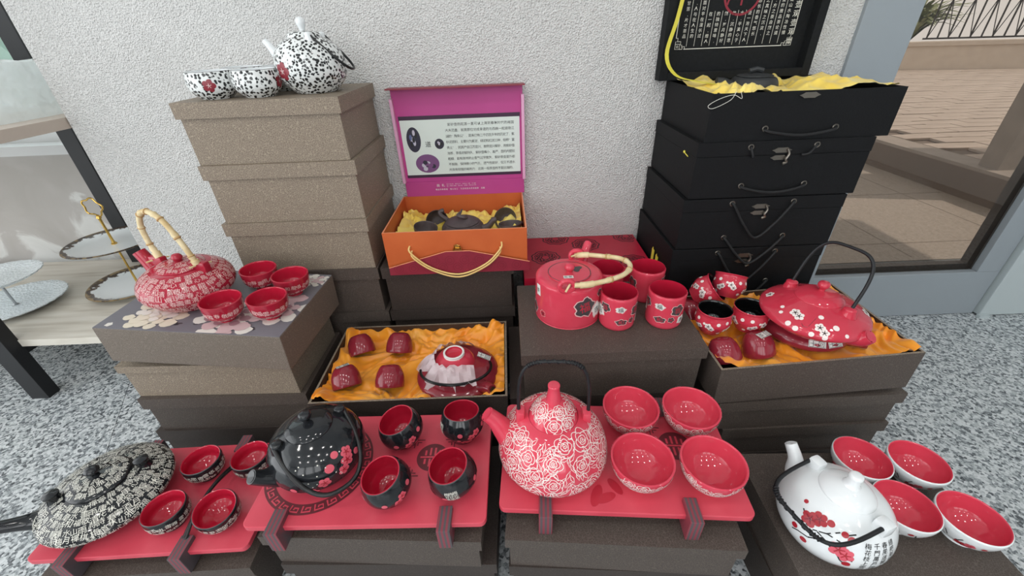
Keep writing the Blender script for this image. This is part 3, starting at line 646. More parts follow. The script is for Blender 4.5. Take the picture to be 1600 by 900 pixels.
arch = spline([(.052, 0, .112), (.068, -.004, .15), (.07, -.006, .19), (.052, -.004, .222), (.022, 0, .231), (-.012, .004, .214), (-.04, .008, .17), (-.055, .008, .128), (-.058, .006, .112)], 7)
h = MB().tube(arch, [.0062+.0016*(1 if i % 9 == 4 else 0) for i in range(len(arch))], 10).build('bamboo_handle', 'bamboo', t)
for k in range(6, len(arch)-6, 7): MB().tube([arch[k]+(arch[k+1]-arch[k])*q for q in (-.35, -.1, .15, .4)], [.0066, .0082, .0082, .0066], 10).build('node', 'bamboo_node', h)
for s, q in ((0, arch[:4]), (1, arch[-6:])): MB().tube([p for p in q], .009, 10).build('binding', 'bamboo', h)
for s in (-1, 1): MB().tube([(s*.06-.012, -.02, .105), (s*.06, .0, .108), (s*.06+.012, .02, .105)], .0022, 6).build('peg', 'bamboo', h)

# cylinder teapot and mugs
t, bo, lo, S, SL = pot('teapot', 'cylindrical red teapot with white and dark character patches and folded bamboo handle', (.137, .849, .4), 0,
    [(.0001, .003), (.072, 0), (.078, .003), (.08, .012), (.0805, .06), (.08, .098), (.076, .107), (.066, .110), (.050, .110)], [(.05, .109), (.049, .112), (.03, .113), (.0001, .113)], [(.007, .112), (.008, .117), (.012, .124), (.009, .132), (.0001, .135)],
    ['rose_glaze', 'rose_glaze', 'rose_glaze', 'rose_glaze'], [(.03, .062, .07, .018), (.045, .088, .09, .014), (.06, .112, .118, .011), (.066, .122, .126, .0105)])
def cloud_patch(mb, S, th, q, r, seed, glyphs, mi_bg, mi_ol, mi_ch, white=False, el=1.0):
    mb.begin('character_patch'); r *= 1.2
    rnd = random.Random(seed); ph = rnd.random()*6; f = lambda a: 1+.13*math.sin(5*a+ph)+.07*math.sin(9*a)
    S.put(mb, blob2([(x*.94, y*el*.94) for x, y in ring_pts(26, r, f)]), th, q, 1, 0, mi_bg, .0005)
    S.put(mb, line2([(x, y*el) for x, y in ring_pts(26, r, f)], r*.1, True), th, q, 1, 0, mi_ol, .0008)
    for k, g in enumerate(glyphs): S.put(mb, glyph(g), th+(k-(len(glyphs)-1)/2)*r*.95/.08, q, r*(1.15 if len(glyphs) < 2 else .9), .15, mi_ch, .0009)
    mb.begin(None)
d = MB(); PM = ['grey_patch', 'pink_line', 'red_glaze', 'paper_white', 'ink']
cloud_patch(d, S, R(-70), S.sz(.06), .021, 1, '福', 0, 1, 2); cloud_patch(d, S, R(-44), S.sz(.042), .013, 2, '吉', 3, 1, 4, el=1.3); cloud_patch(d, S, R(-172), S.sz(.03), .013, 3, '壽', 0, 1, 2)
cloud_patch(d, S, R(150), S.sz(.06), .02, 4, '喜', 0, 1, 2); cloud_patch(d, S, R(60), S.sz(.05), .018, 5, '樂', 3, 1, 4); cloud_patch(d, S, R(-38), S.sz(.084), .008, 6, '安', 0, 1, 2); cloud_patch(d, S, R(-145), S.sz(.028), .007, 6, '和', 2, 1, 4)
S.put(d, blob2([(-.008, -.014), (.008, -.014), (.008, .014), (-.008, .014)]), R(-158), S.sz(.085), 1, .1, 3); S.put(d, glyph('茶'), R(-158), S.sz(.085), .012, .1, 4, .001)
d.build('character_patches', PM, bo, False)
d = MB(); d.add([(-.017, -.032, .1136), (.006, -.032, .1136), (.006, -.020, .1136), (-.017, -.020, .1136)], [(0, 1, 2, 3)], 3)
for k, g in enumerate('泡茶'): gv = glyph(g); d.add([(-.012+k*.011+x*.0095, -.026+y*.0095, .1138) for x, y in gv[0]], gv[1], 4)
s = line2(ring_pts(40, .0497), .0016, True); d.add([(x, y, .1128) for x, y in s[0]], s[1], 0)
vs, fs = blob2([(.018+x, .012+y) for x, y in ring_pts(16, .013, lambda a: 1+.3*math.sin(3*a))]); d.add([(x, y, .1135) for x, y in vs], fs, 0)
d.build('lid_mark', PM, lo, False)
for lx, ly in ((.028, .07), (-.016, -.074)): MB().tube([Vector((lx+.016*math.cos(a), ly, .118+.014*math.sin(a))) for a in [2*PI*k/20 for k in range(20)]], .0058, 8, True).build('lug', 'rose_glaze', t)
hp = spline([(.022, .066, .12), (.05, .06, .124), (.09, .045, .126), (.12, .03, .128), (.138, .006, .129), (.136, -.022, .128), (.112, -.05, .126), (.07, -.068, .124), (.03, -.077, .122), (.0, -.078, .122)], 6)
h = MB().tube(hp, [.0058+.0014*(1 if i % 9 == 5 else 0) for i in range(len(hp))], 10).build('bamboo_handle', 'bamboo', t)
for k in (13, 22, 31, 40): MB().tube([hp[k]+(hp[k+1]-hp[k])*q for q in (-.35, -.1, .15, .4)], [.0062, .0076, .0076, .0062], 10).build('node', 'bamboo_node', h)
for q in (hp[2:8], hp[-9:-3]): MB().tube(q, .0076, 10).build('binding', 'bamboo', h)
for q in ([(-.02, -.088, .112), (-.006, -.07, .126)], [(.012, .058, .122), (.045, .068, .126)]): MB().tube(q, .0024, 6).build('peg', 'bamboo', h)
mo, mi_ = [(.0001, .002), (.033, 0), (.039, .003), (.0415, .012), (.042, .05), (.0425, .085)], [(.0415, .0864), (.0392, .085), (.0385, .05), (.0375, .014), (.03, .007), (.0001, .006)]
first = None
for lab, x, y, rz in (('straight red mug at the front right corner beside the blossom cups', .357, .795, 0), ('straight red mug in front, right beside the cylinder teapot', .246, .796, .55), ('straight red mug at the rear right, near the black boxes', .345, .905, 2.4), ('straight red mug behind the folded bamboo handle', .243, .908, 4)):
    if first is None:
        first, S = vessel('mug', lab, 'mug', mo, mi_, ['rose_glaze', 'red_inside'], (x, y, .4), (0, 0, rz), grp='red mugs', n=4)
        d = MB(); cloud_patch(d, S, R(-128), S.sz(.062), .0095, 1, '福', 3, 1, 4, el=.7); cloud_patch(d, S, R(-122), S.sz(.028), .011, 2, '和', 0, 1, 2, el=.6); cloud_patch(d, S, R(-72), S.sz(.055), .0125, 8, '喜', 0, 1, 2); cloud_patch(d, S, R(-178), S.sz(.06), .011, 9, '壽', 0, 1, 2, el=.9)
        cloud_patch(d, S, R(160), S.sz(.045), .012, 5, '吉', 3, 1, 4); cloud_patch(d, S, R(60), S.sz(.05), .013, 6, '樂', 0, 1, 2); cloud_patch(d, S, R(-88), S.sz(.03), .006, 7, '安', 0, 1, 2); cloud_patch(d, S, R(-52), S.sz(.026), .009, 7, '康', 3, 1, 4)
        d.build('character_patches', PM, first, False)
    else: dup(first, (x, y, .4), (0, 0, rz), lab)

# ------------------------------------------------------------------ red trays on dark feet
def tray(label, w, d, loc, rotz, ring=None, emblem=None, feet=None, leaves=()):
    t = thing('tea_tray', label, 'tray', loc, (0, 0, rotz)); th = .012; r = .012; poly = []
    for cx, cy, a0 in ((w/2-r, d/2-r, 0), (-w/2+r, d/2-r, 90), (-w/2+r, -d/2+r, 180), (w/2-r, -d/2+r, 270)):
        poly += [(cx+r*math.cos(R(a0+k*18)), cy+r*math.sin(R(a0+k*18))) for k in range(6)]
    bo = MB().prism(poly, -th, 0).build('board', 'red_board', t, False, bevel=.0015)
    m = MB()
    if ring:
        cx, cy, R0 = ring
        s = line2([(cx+x, cy+y) for x, y in ring_pts(72, R0*.91)], R0*.2, True); m.add([(x, y, .0004) for x, y in s[0]], s[1])
        N = 26
        for k in range(N):
            a = 2*PI*k/N; wd = 2*PI/N*R0
            key = [(-.42, -.36), (-.42, .36), (.3, .36), (.3, -.1), (-.1, -.1), (-.1, .12)]
            s = line2([((R0*.9+v*R0*.16)*math.cos(a+u*wd/R0*.9)+cx, (R0*.9+v*R0*.16)*math.sin(a+u*wd/R0*.9)+cy) for u, v in key], R0*.03); m.add([(x, y, .0007) for x, y in s[0]], s[1], 1)
    if emblem:
        cx, cy, R0 = emblem
        def st_(pts, ww, closed=False, mi=0): s = line2([(cx+x*R0, cy+y*R0) for x, y in pts], ww*R0, closed); m.add([(x, y, .0004+.0003*mi) for x, y in s[0]], s[1], mi)
        st_(ring_pts(36, .4), .8, True)
        for sx, sy in ((1, 1), (-1, 1), (-1, -1), (1, -1)): st_([(sx*.55, sy*1.05), (sx*1.05, sy*1.05), (sx*1.05, sy*.55)], .06); st_([(sx*.7, sy*.9), (sx*.9, sy*.9), (sx*.9, sy*.7)], .06)
        for x in (-.36, -.12, .12, .36): st_([(x, .1), (x, .55 if abs(x) < .3 else .4)], .1, mi=1); st_([(x, -.1), (x, -.55 if abs(x) < .3 else -.4)], .1, mi=1)
        st_([(-.62, 0), (.62, 0)], .09, mi=1)
    if m.f: m.build('engraving', ['board_print', 'red_board'], bo, False)
    for k_, (lx, ly, la_, ll_) in enumerate(leaves):
        vs, fs = blob2([(lx+ll_*(math.cos(q)*math.cos(la_)-.42*math.sin(q)*math.sin(la_)), ly+ll_*(math.cos(q)*math.sin(la_)+.42*math.sin(q)*math.cos(la_))) for q in [2*PI*i/16 for i in range(16)]]); MB().add([(x, y, .0004+.0001*k_) for x, y in vs], fs).build('leaf_print', 'leaf_red', bo, False)
    for fx in feet:
        for s in (-1, 1):
            y0 = s*(d/2)
            MB().box(fx-.0115, fx+.0115, min(y0+s*.018, y0-s*.026), max(y0+s*.018, y0-s*.026), -.034-th+.004, .010).build('foot', 'foot_wood', t, False, bevel=.001)
    return t
Z0 = .297
tray('red tray board in the middle, carrying the round black blossom teapot', .42, .236, (-.267, .507, Z0), R(-1.2), (-.118, .0, .098), (.098, .012, .038), (-.148, .140))
tray('red tray board on the right, carrying the rose patterned teapot', .432, .236, (.186, .508, Z0+.003), R(-4.4), None, (.12, .02, .04), (-.135, .112), ((-.045, -.088, 1.2, .022), (-.03, -.092, .4, .02), (-.01, -.07, 2.2, .018)))
tray('red tray board at the lower left, carrying the flat black teapot', .412, .24, (-.728, .53, .19), R(1.2), None, None, (-.125, .085))

# round black teapot
t, bo, lo, S, SL = pot('teapot', 'round glossy black teapot with pink plum blossoms on the middle tray', (-.374, .508, Z0), R(222),
    [(.0001, .003), (.042, 0), (.05, .004), (.078, .034), (.0845, .058), (.078, .084), (.06, .104), (.04, .115)], [(.041, .1145), (.0395, .118), (.028, .125), (.0001, .129)], [(.006, .127), (.007, .132), (.011, .139), (.009, .147), (.0001, .150)],
    ['black_glaze', 'black_glaze', 'black_glaze', 'black_glaze'], [(.064, 0, .042, .024), (.08, 0, .05, .0185), (.096, 0, .063, .0140), (.108, 0, .077, .0120)])
def plum(mb, S, th, q, r, mp, mc, a0=0):
    mb.begin('blossom')
    for p in flower2(r, 5, a0): S.put(mb, p, th, q, 1, 0, mp, .0006)
    for p in star2(r*.6): S.put(mb, p, th, q, 1, 0, mc, .0011)
    mb.begin(None)
def dot(mb, S, th, q, r, mi):
    if r > .003: mb.begin('bud')
    S.put(mb, blob2(ring_pts(14, r)), th, q, 1, 0, mi, .0006); mb.begin(None)
d = MB(); PB = ['pink_dot', 'petal_red', 'grey_patch', 'ivory_line']; loc_a = lambda g: R(g-222)
for g, z, r in ((-78, .040, .0105), (-62, .056, .0105), (-38, .06, .0095), (-30, .072, .0115), (-26, .084, .010)): plum(d, S, loc_a(g), S.sz(z), r, 0, 1, g)
for g, z, r in ((-98, .05, .006), (-96, .036, .005), (-52, .078, .008), (-40, .092, .0065), (-15, .07, .006), (-10, .05, .006), (175, .07, .006)): dot(d, S, loc_a(g), S.sz(z), r, 0)
for a, z in (((-86, .044), (-70, .052)), ((-66, .055), (-42, .068)), ((-40, .068), (-30, .08)), ((-60, .06), (-58, .08))): S.put(d, line2([(0, 0), ((z[0]-a[0])*.0013, z[1]-a[1])], .0022), loc_a(a[0]), S.sz(a[1]), 1, 0, 2)
for k in range(16): dot(d, S, loc_a(-95+k*4.2+random.uniform(-3, 3)), S.sz(.075+.02*math.sin(k*.9)), .0012, 3)
d.build('plum_blossoms', PB, bo)
for s in (-1, 1): MB().lathe(sprof([(.013, -.008), (.0105, .006), (.009, .013), (.0001, .015)], 3), 14).build('lug', 'black_glaze', t, loc=(s*.056, 0, .104))
bail(t, 0, .062, .126, R(119), .112, .0042, 'black_plastic', .8)
# globular black cups
o5, i5 = [(.0001, .002), (.022, 0), (.026, .003), (.040, .022), (.043, .036), (.040, .052), (.0355, .063)], [(.0345, .0645), (.0325, .063), (.037, .052), (.039, .036), (.036, .022), (.022, .008), (.0001, .007)]
first = None
for lab, x, y, rot in (('black round cup with red inside, rear left on the middle tray, leaning left', -.224, .560, (R(4), R(-12), 0)), ('black round cup with pink blossoms at the rear right of the middle tray', -.112, .560, (R(-11), R(2), R(2))), ('black round cup, front left on the middle tray, leaning left', -.226, .446, (R(6), R(-12), R(8))), ('black round cup, front right on the middle tray, near its dark foot', -.112, .455, (R(-9), R(-7), R(75)))):
    zz = Z0+.0045
    if first is None:
        first, S = vessel('tea_cup', lab, 'cup', o5, i5, ['black_glaze', 'red_inside', 'grey_patch'], (x, y, zz), rot, grp='round black cups')
        d = MB()
        for g, z, r in ((-62, .028, .0075), (-48, .036, .0075), (-80, .016, .007), (-66, .014, .007), (140, .03, .009)): plum(d, S, R(g), S.sz(z), r, 0, 1, g)
        for g, z, r in ((-92, .036, .005), (-96, .022, .0042), (-40, .02, .004), (-20, .042, .005), (180, .03, .005)): dot(d, S, R(g), S.sz(z), r, 0)
        for c_ in range(3):
            for k, g in enumerate('梅花香自苦'): S.put(d, glyph(g), R(-150-c_*10), S.sz(.045-k*.008), .0085, 0, 3)
        d.build('plum_blossoms', PB, first)
    else: dup(first, (x, y, zz), rot, lab)

# rose teapot
t, bo, lo, S, SL = pot('teapot', 'red dome teapot with white rose line pattern and black wire bail handle', (.064, .503, Z0+.003), R(176),
    [(.0001, .003), (.068, 0), (.078, .004), (.097, .028), (.1, .044), (.093, .072), (.077, .098), (.058, .116), (.044, .122)], [(.0435, .121), (.0425, .124), (.034, .140), (.018, .155), (.0001, .159)], [(.0135, .152), (.0125, .165), (.0100, .184), (.0105, .191), (.009, .194), (.0001, .1945)],
    ['rose_glaze', 'rose_glaze', 'rose_glaze', 'rose_glaze'], [(.074, 0, .06, .03), (.09, 0, .082, .021), (.104, 0, .104, .0155), (.118, 0, .12, .0135)])
def rose(mb, S, th, q, r, seed, mi=0, w=.0013):
    rnd = random.Random(seed)
    sp_ = [(r*.26*(k/14)*math.cos(k*.75+seed), r*.26*(k/14)*math.sin(k*.75+seed)) for k in range(15)]; S.put(mb, line2(sp_, w), th, q, 1, 0, mi)
    for ri, np_ in ((.36, 3), (.62, 4), (.95, 5)):
        ph = rnd.random()*6
        for k in range(np_):
            a0 = ph+2*PI*k/np_; pts = []
            for i in range(9):
                u = i/8; a = a0+(u-.08)*2*PI/np_*1.2; rr = r*ri*(.82+.26*math.sin(PI*u)+.05*math.sin(9*u+k)); pts.append((rr*math.cos(a), rr*math.sin(a)))
            S.put(mb, line2(pts, w), th, q, 1, 0, mi)
def rose_cover(mb, S, q0, q1, r, seed, w=.0013):
    rnd = random.Random(seed); pts = []
    for _ in range(1600):
        q = rnd.uniform(q0, q1); R0 = S.at(q)[0]; th = rnd.uniform(0, 2*PI); rr = r*rnd.uniform(.8, 1.1)
        ok = True
        for (q2, t2, r2__, R2) in pts:
            dt = abs((th-t2+PI) % (2*PI)-PI)*(R0+R2)/2
            if math.hypot(dt, q-q2) < (rr+r2__)*.86: ok = False; break
        if ok: pts.append((q, th, rr, R0)); rose(mb, S, th, q, rr, rnd.random()*50, 0, w)
    for _ in range(int(len(pts)*22)):                     # leaves in the gaps
        q = rnd.uniform(q0, q1); R0 = S.at(q)[0]; th = rnd.uniform(0, 2*PI)
        if all(math.hypot(abs((th-t2+PI) % (2*PI)-PI)*R0, q-q2) > r2__*.88 for q2, t2, r2__, R2 in pts):
            a = rnd.random()*6; L = r*.5; pts.append((q, th, r*.32, R0)); S.put(mb, line2([(-L*math.cos(a), -L*math.sin(a)), (L*.3*math.sin(a), -L*.3*math.cos(a)), (L*math.cos(a), L*math.sin(a)), (-L*.3*math.sin(a), L*.3*math.cos(a))], w, True), th, q)
d = MB(); rose_cover(d, S, S.sz(.008), S.L-.02, .0185, 5, .0012); d.build('rose_pattern', 'white_line', bo, False)
d = MB(); rose_cover(d, SL, .012, SL.L-.022, .0145, 8, .0011); d.build('rose_pattern', 'white_line', lo, False)
for s in (-1, 1): MB().box(-.008, .008, -.011, .011, -.016, .018).build('lug', 'rose_glaze', t, True, .0055, loc=(s*.058, 0, .116))
bail(t, 0, .061, .116, R(-4), .122, .0032, 'black_metal', .52, coil=(9, 21))
o6, i6 = bowl_prof(.055, .056, .5, .004, .8, 1.0)
first = None
for lab, x, y, rz in (('red bowl with rose pattern, rear left on the right tray', .228, .573, 0), ('red bowl with rose pattern, rear right on the right tray', .346, .565, 1), ('red bowl with rose pattern, front left beside the rose teapot', .2175, .455, 2), ('red bowl with rose pattern, front right corner of the right tray', .337, .443, 3)):
    if first is None:
        first, S = vessel('tea_bowl', lab, 'bowl', o6, i6, ['rose_glaze'], (x, y, Z0+.0035), (0, 0, rz), grp='rose bowls', seg=56)
        d = MB(); rose_cover(d, S, S.sz(.009), S.sz(.047), .012, 3, .0012); d.build('rose_pattern', 'white_line', first, False)
    else: dup(first, (x, y, Z0+.0035), (0, 0, rz), lab)

# flat black teapot at the lower left
t, bo, lo, S, SL = pot('teapot', 'large flat black teapot covered in white script at the lower left', (-.84, .519, .19), R(211),
    [(.0001, .003), (.06, 0), (.072, .004), (.103, .028), (.1115, .040), (.106, .052), (.08, .067), (.05, .077)], [(.052, .0755), (.051, .082), (.03, .089), (.0001, .092)], [(.007, .090), (.007, .096), (.0125, .104), (.009, .111), (.0001, .113)],
    ['black_glaze', 'black_glaze', 'black_glaze', 'black_glaze'], [(.085, 0, .034, .026), (.105, 0, .037, .020), (.128, 0, .046, .014), (.16, 0, .06, .0115)])
d = MB(); glyph_band(d, S, S.sz(.008), S.L-.004, .0128); d.build('script_pattern', 'ivory_line', bo, False)
d = MB(); glyph_band(d, SL, .010, SL.L-.012, .0118); d.build('script_pattern', 'ivory_line', lo, False)
for s in (-1, 1): MB().lathe(sprof([(.014, -.008), (.011, .006), (.013, .014), (.0001, .018)], 3), 14).build('lug', 'black_glaze', t, loc=(s*.07, 0, .073))
b7 = bowl_prof(.0385, .046, .6, .004, .93); b7[0][-2] = (.0385, .036); b7[0][-1] = (.038, .046)
first = None
for lab, x, y, rot in (('black script cup with red inside, rear left on the left tray', -.687, .578, (0, 0, 0)), ('black script cup at the rear of the left tray beside the round black teapot', -.584, .584, (0, 0, 1)), ('black script cup, front left next to the flat black teapot', -.694, .472, (0, 0, 2)), ('black script cup, front right on the left tray, leaning away', -.593, .472, (R(-8), R(-6), 3))):
    if first is None:
        first, S = vessel('tea_cup', lab, 'cup', *b7, ['black_glaze', 'red_inside', 'grey_patch'], (x, y, .191), rot, grp='black script cups')
        d = MB(); glyph_band(d, S, S.sz(.006), S.sz(.038), .0105); d.build('script_pattern', 'ivory_line', first, False)
    else: dup(first, (x, y, .1945 if rot[0] else .191), rot, lab)
hnd = MB().tube(spline([(-.648, .425, .194), (-.641, .47, .215), (-.636, .52, .222), (-.63, .57, .214), (-.625, .60, .197)], 6), .0028, 8).tube(spline([(-.642, .425, .194), (-.632, .47, .226), (-.626, .52, .230), (-.621, .57, .216), (-.619, .60, .197)], 6), .0028, 8).build('wire_handle', 'black_plastic')
tag(hnd, 'thin black wire handle lying between the black script cups', 'handle')

# white teapot and bowls
t, bo, lo, S, SL = pot('teapot', 'white egg shaped teapot painted with red plum blossoms and calligraphy', (.553, .402, .2), R(107),
    [(.0001, .003), (.05, 0), (.062, .004), (.082, .034), (.087, .058), (.081, .084), (.066, .105), (.04, .121)], [(.041, .1205), (.0395, .124), (.03, .132), (.014, .139), (.0001, .140)], [(.0165, .135), (.011, .143), (.0095, .153), (.0105, .160), (.008, .164), (.0001, .165)],
    ['white_glaze', 'white_glaze', 'white_glaze', 'white_glaze'], [(.062, 0, .05, .03), (.08, 0, .068, .0185), (.09, 0, .092, .0125), (.108, 0, .113, .0105)])
d = MB(); PW = ['petal_red', 'ink', 'pink_dot', 'seal_red']; la = lambda g: R(g-107)
for g, z, r in ((-158, .092, .0125), (-151, .1, .0115)): plum(d, S, la(g), S.sz(z), r, 0, 3, g)
for g, z, r in ((-123, .076, .0135), (-116, .07, .012)): plum(d, S, la(g), S.sz(z), r, 2, 0, g)
for g, z, r in ((-175, .104, .0035), (-139, .104, .0055), (-165, .064, .005), (-152, .052, .0055), (-114, .096, .006), (-122, .1, .005), (-112, .052, .006)): dot(d, S, la(g), S.sz(z), r, 0)
for pts in ([(-170, .096), (-158, .082), (-140, .076), (-124, .068), (-108, .062)], [(-150, .082), (-138, .09), (-128, .1)], [(-138, .09), (-124, .088)], [(-146, .084), (-134, .078), (-128, .07)], [(-124, .068), (-118, .056), (-112, .05)], [(-160, .06), (-150, .064), (-144, .072)], [(-160, .06), (-166, .054)], [(-120, .1), (-112, .104)]):
    for a, z in zip(pts, pts[1:]): S.put(d, line2([(0, 0), ((z[0]-a[0])*PI/180*.084, (S.sz(z[1])-S.sz(a[1])))], .0021), la(a[0]), S.sz(a[1]), 1, 0, 1)
TX = ['梅花枝上雪初', '千門萬戶曈曈日', '春風送暖入屠蘇', '總把新桃換舊符']
for c_, s in enumerate(TX):
    for k, g in enumerate(s): S.put(d, glyph(g), la(-97+c_*10), S.sz(.093)-k*.0108, .0105, -.05, 1)
S.put(d, line2(ring_pts(20, .0068), .0009, True), la(-112), S.sz(.03), 1, 0, 3)
for k, g in enumerate('平安'): S.put(d, glyph(g), la(-114+k*5), S.sz(.03), .006, 0, 3)
d.build('plum_painting', PW, bo, False)
for s in (-1, 1): MB().box(-.014, .009, -.011, .011, -.014, .012).build('lug', 'white_glaze', t, True, .006, loc=(s*.058, 0, .118))
bail(t, 0, .064, .108, R(100), .124, .0034, 'black_metal', .5, coil=(8, 19))
o8, i8 = bowl_prof(.0505, .052, .5, .0035, .8, 1.0)
first = None
for lab, x, y, rz in (('white bowl with red inside, rear left behind the white teapot', .688, .511, 0), ('white bowl with red inside, rear right of the four', .790, .497, 1), ('white bowl with red inside, front left touching the white teapot', .694, .412, 2), ('white bowl with red inside, front right at the picture corner', .789, .386, 3)):
    if first is None:
        first, S = vessel('tea_bowl', lab, 'bowl', o8, i8, ['white_glaze', 'rose_glaze', 'white_glaze'], (x, y, .2), (0, 0, rz), grp='white bowls', seg=56)
        d = MB()
        for g0 in (-90, 30, 150):
            plum(d, S, R(g0+18), S.sz(.022), .009, 0, 3); plum(d, S, R(g0+30), S.sz(.03), .007, 2, 0); dot(d, S, R(g0-20), S.sz(.036), .0042, 0); dot(d, S, R(g0+50), S.sz(.034), .0038, 0)
            for u, v in (((-14, .02), (8, .03)), ((8, .03), (34, .02)), ((-6, .026), (-12, .038)), ((10, .028), (16, .04))): S.put(d, line2([(0, 0), ((v[0]-u[0])*PI/180*.045, v[1]-u[1])], .0018), R(g0+u[0]), S.sz(u[1]), 1, 0, 1)
            for k, g in enumerate('梅香'): S.put(d, glyph(g), R(g0+66+k*13), S.sz(.03), .009, 0, 1)
        d.build('plum_painting', PW, first, False)
    else: dup(first, (x, y, .2), (0, 0, rz), lab)

# ------------------------------------------------------------------ contents of the open silk box
dome_o, dome_i = [(.0001, .050), (.014, .050), (.022, .046), (.031, .030), (.034, .012), (.0335, 0)], [(.0315, .0), (.032, .012), (.029, .029), (.02, .043), (.0001, .046)]
dome_o = dome_o[::-1]
def dome(label, loc, rot, first=None, mat='maroon_glaze'):
    if first: return dup(first, loc, rot, label)
    b = MB().lathe(sprof([(.0001, .044), (.020, .042), (.0295, .028), (.0322, .010), (.0318, .0), (.034, .0), (.0345, .012), (.0315, .031), (.0225, .047), (.013, .051), (.0001, .0515)], 4), 36, [1]*16+[0]*24)
    o = b.build('tea_cup', [mat, 'black_inside'], loc=loc, angle=70); o.rotation_euler = rot; return tag(o, label, 'cup', 'upturned maroon cups')
dm = dome('upturned maroon cup at the rear left in the middle silk box', (-.405, .856, .282), (R(-40), 0, R(24)))
dome('upturned maroon cup at the rear, second from left in the middle silk box', (-.308, .856, .283), (R(-36), 0, R(-8)), dm)
dome('upturned maroon cup at the front, centre of the middle silk box', (-.305, .732, .281), (R(-38), 0, R(-4)), dm)
lc = dome('upturned maroon cup with a black and white sticker, front left in the middle silk box', (-.408, .736, .281), (R(-40), 0, R(20)), dm)
def sticker(parent, M_, txt='茶壶', w=.034, h=.016, name='sticker'):
    b = MB(); b.add([M_ @ Vector(p) for p in ((-w/2, -h/2, 0), (w/2, -h/2, 0), (w/2, h/2, 0), (-w/2, h/2, 0))], [(0, 1, 2, 3)], 0)
    s = line2([(-w*.46, -h*.44), (w*.46, -h*.44), (w*.46, h*.44), (-w*.46, h*.44)], h*.07, True); b.add([M_ @ Vector((x, y, .0003)) for x, y in s[0]], s[1], 1)
    n = len(txt)
    for k, g in enumerate(txt): gv = glyph(g); b.add([M_ @ Vector(((k-(n-1)/2)*w/n*.95+x*h*.8, y*h*.8, .0003)) for x, y in gv[0]], gv[1], 1)
    return b.build(name, ['paper_white', 'ink'], parent, False)
sticker(lc, Matrix.Translation((.0, -.016, .0508)) @ Matrix.Rotation(R(22), 4, 'X') @ Matrix.Rotation(R(16), 4, 'Z'), '十回', .03, .015)
t = thing('teapot', 'flat maroon teapot half wrapped in tissue inside the middle silk box', 'teapot', (-.143, .772, .243))
bo = MB().lathe(sprof([(.0001, .002), (.05, 0), (.09, .02), (.101, .036), (.095, .048), (.07, .06), (.04, .066), (.0001, .067)], 5), 56).build('body', 'maroon_glaze', t)
lo = MB().lathe(sprof([(.049, .058), (.05, .066), (.042, .078), (.026, .088), (.026, .094), (.021, .094), (.019, .086), (.0001, .084)], 4), 40, [0]*12+[1]*8+[0]*8).build('upturned_bowl', ['red_glaze', 'paper_white'], t, loc=(-.006, .01, 0))
MB().tube(spline([(.06, -.06, .045), (.075, -.075, .056), (.088, -.088, .062)], 5), [.018, .017, .016, .015, .0145, .014, .0135, .013, .0125, .012, .012], 14).build('spout', 'maroon_glaze', t)
MB().lathe([(.0001, 0), (.0075, 0)], 12).build('spout_hole_shade', 'ink', t, loc=(.0895, -.0895, .0626)).rotation_euler = (R(80), 0, R(45))  # dark disc on the closed spout end, painted for the shade inside its mouth
MB().tube([(.085*math.cos(a)+.0, .07*math.sin(a)-.02, .07-.012*math.sin(a)) for a in [R(185+k*8) for k in range(25)]], .0035, 8).build('handle', 'black_plastic', t)
sticker(bo, Matrix.Translation((.066, .026, .0632)) @ Matrix.Rotation(R(-10), 4, 'Z') @ Matrix.Rotation(R(22), 4, 'Y'), '十回', .034, .017)
b = MB(); vs = []; fs = []
for i in range(30):
    for j in range(12):
        a = R(60+i*7.4); rr = .05+.042*(j/11)*(1+.25*math.sin(i*.9)); vs.append((-.004+rr*math.cos(a), .006+rr*math.sin(a)*.95, .088-.042*(j/11)**1.3+.005*math.sin(i*2.1+j*.3)))
for i in range(29):
    for j in range(11): fs.append((i*12+j, (i+1)*12+j, (i+1)*12+j+1, i*12+j+1))
b.add(vs, fs); vs = []; fs = []
for i in range(14):
    for j in range(10): vs.append((-.04+.085*j/9+.01*i/13, -.03-.06*i/13+.004*math.sin(j*2), .086-.006*i/13+.004*math.sin(j*2.4+i*.3)))
for i in range(13):
    for j in range(9): fs.append((i*10+j, (i+1)*10+j, (i+1)*10+j+1, i*10+j+1))
b.add(vs, fs).build('tissue_wrap', 'tissue', t)
# clear sleeve on the side of the flowered box
# ------------------------------------------------------------------ open right box with the blossom teapot
ob = thing('open_gift_box', 'open dark box lined with orange silk on the right, holding the blossom teapot', 'box', (.657, .794, .2685+.011), (0, R(-2.2), R(1.5)))
tray_box(.437, .285, .102, .005, ob, ['dark_paper', 'brown_inside', 'tan_paper'])
cloth(ob, -.211, .211, -.136, .136, lambda x, y: .078+.018*min(1, max(0, (abs(x)-.14)/.07))+.012*min(1, max(0, (abs(y)-.09)/.05)), 'silk_orange', 7, .014, 16)
for k, (x, y, z, rx, rz, lab) in enumerate(((.478, .70, .352, -34, 24, 'upturned maroon cup at the front left corner of the right silk box'), (.558, .712, .356, -26, 24, 'upturned maroon cup with sticker under the red blossom cups'), (.455, .86, .352, -20, 0, 'upturned maroon cup at the rear left of the right silk box'))):
    q = dome(lab, (x, y, z), (R(rx), 0, R(rz)), dm)
    if k == 1: sticker(q, Matrix.Translation((-.002, -.02, .0495)) @ Matrix.Rotation(R(30), 4, 'X'), '茶回', .032, .016)
t = thing('teapot', 'flat maroon teapot with stickers lying in silk under the red blossom teapot', 'teapot', (.685, .775, .352), (0, 0, R(-40)))
bo = MB().lathe(sprof([(.0001, .002), (.05, 0), (.085, .02), (.094, .034), (.085, .048), (.06, .056), (.0001, .058)], 5), 56).build('body', 'maroon_glaze', t)
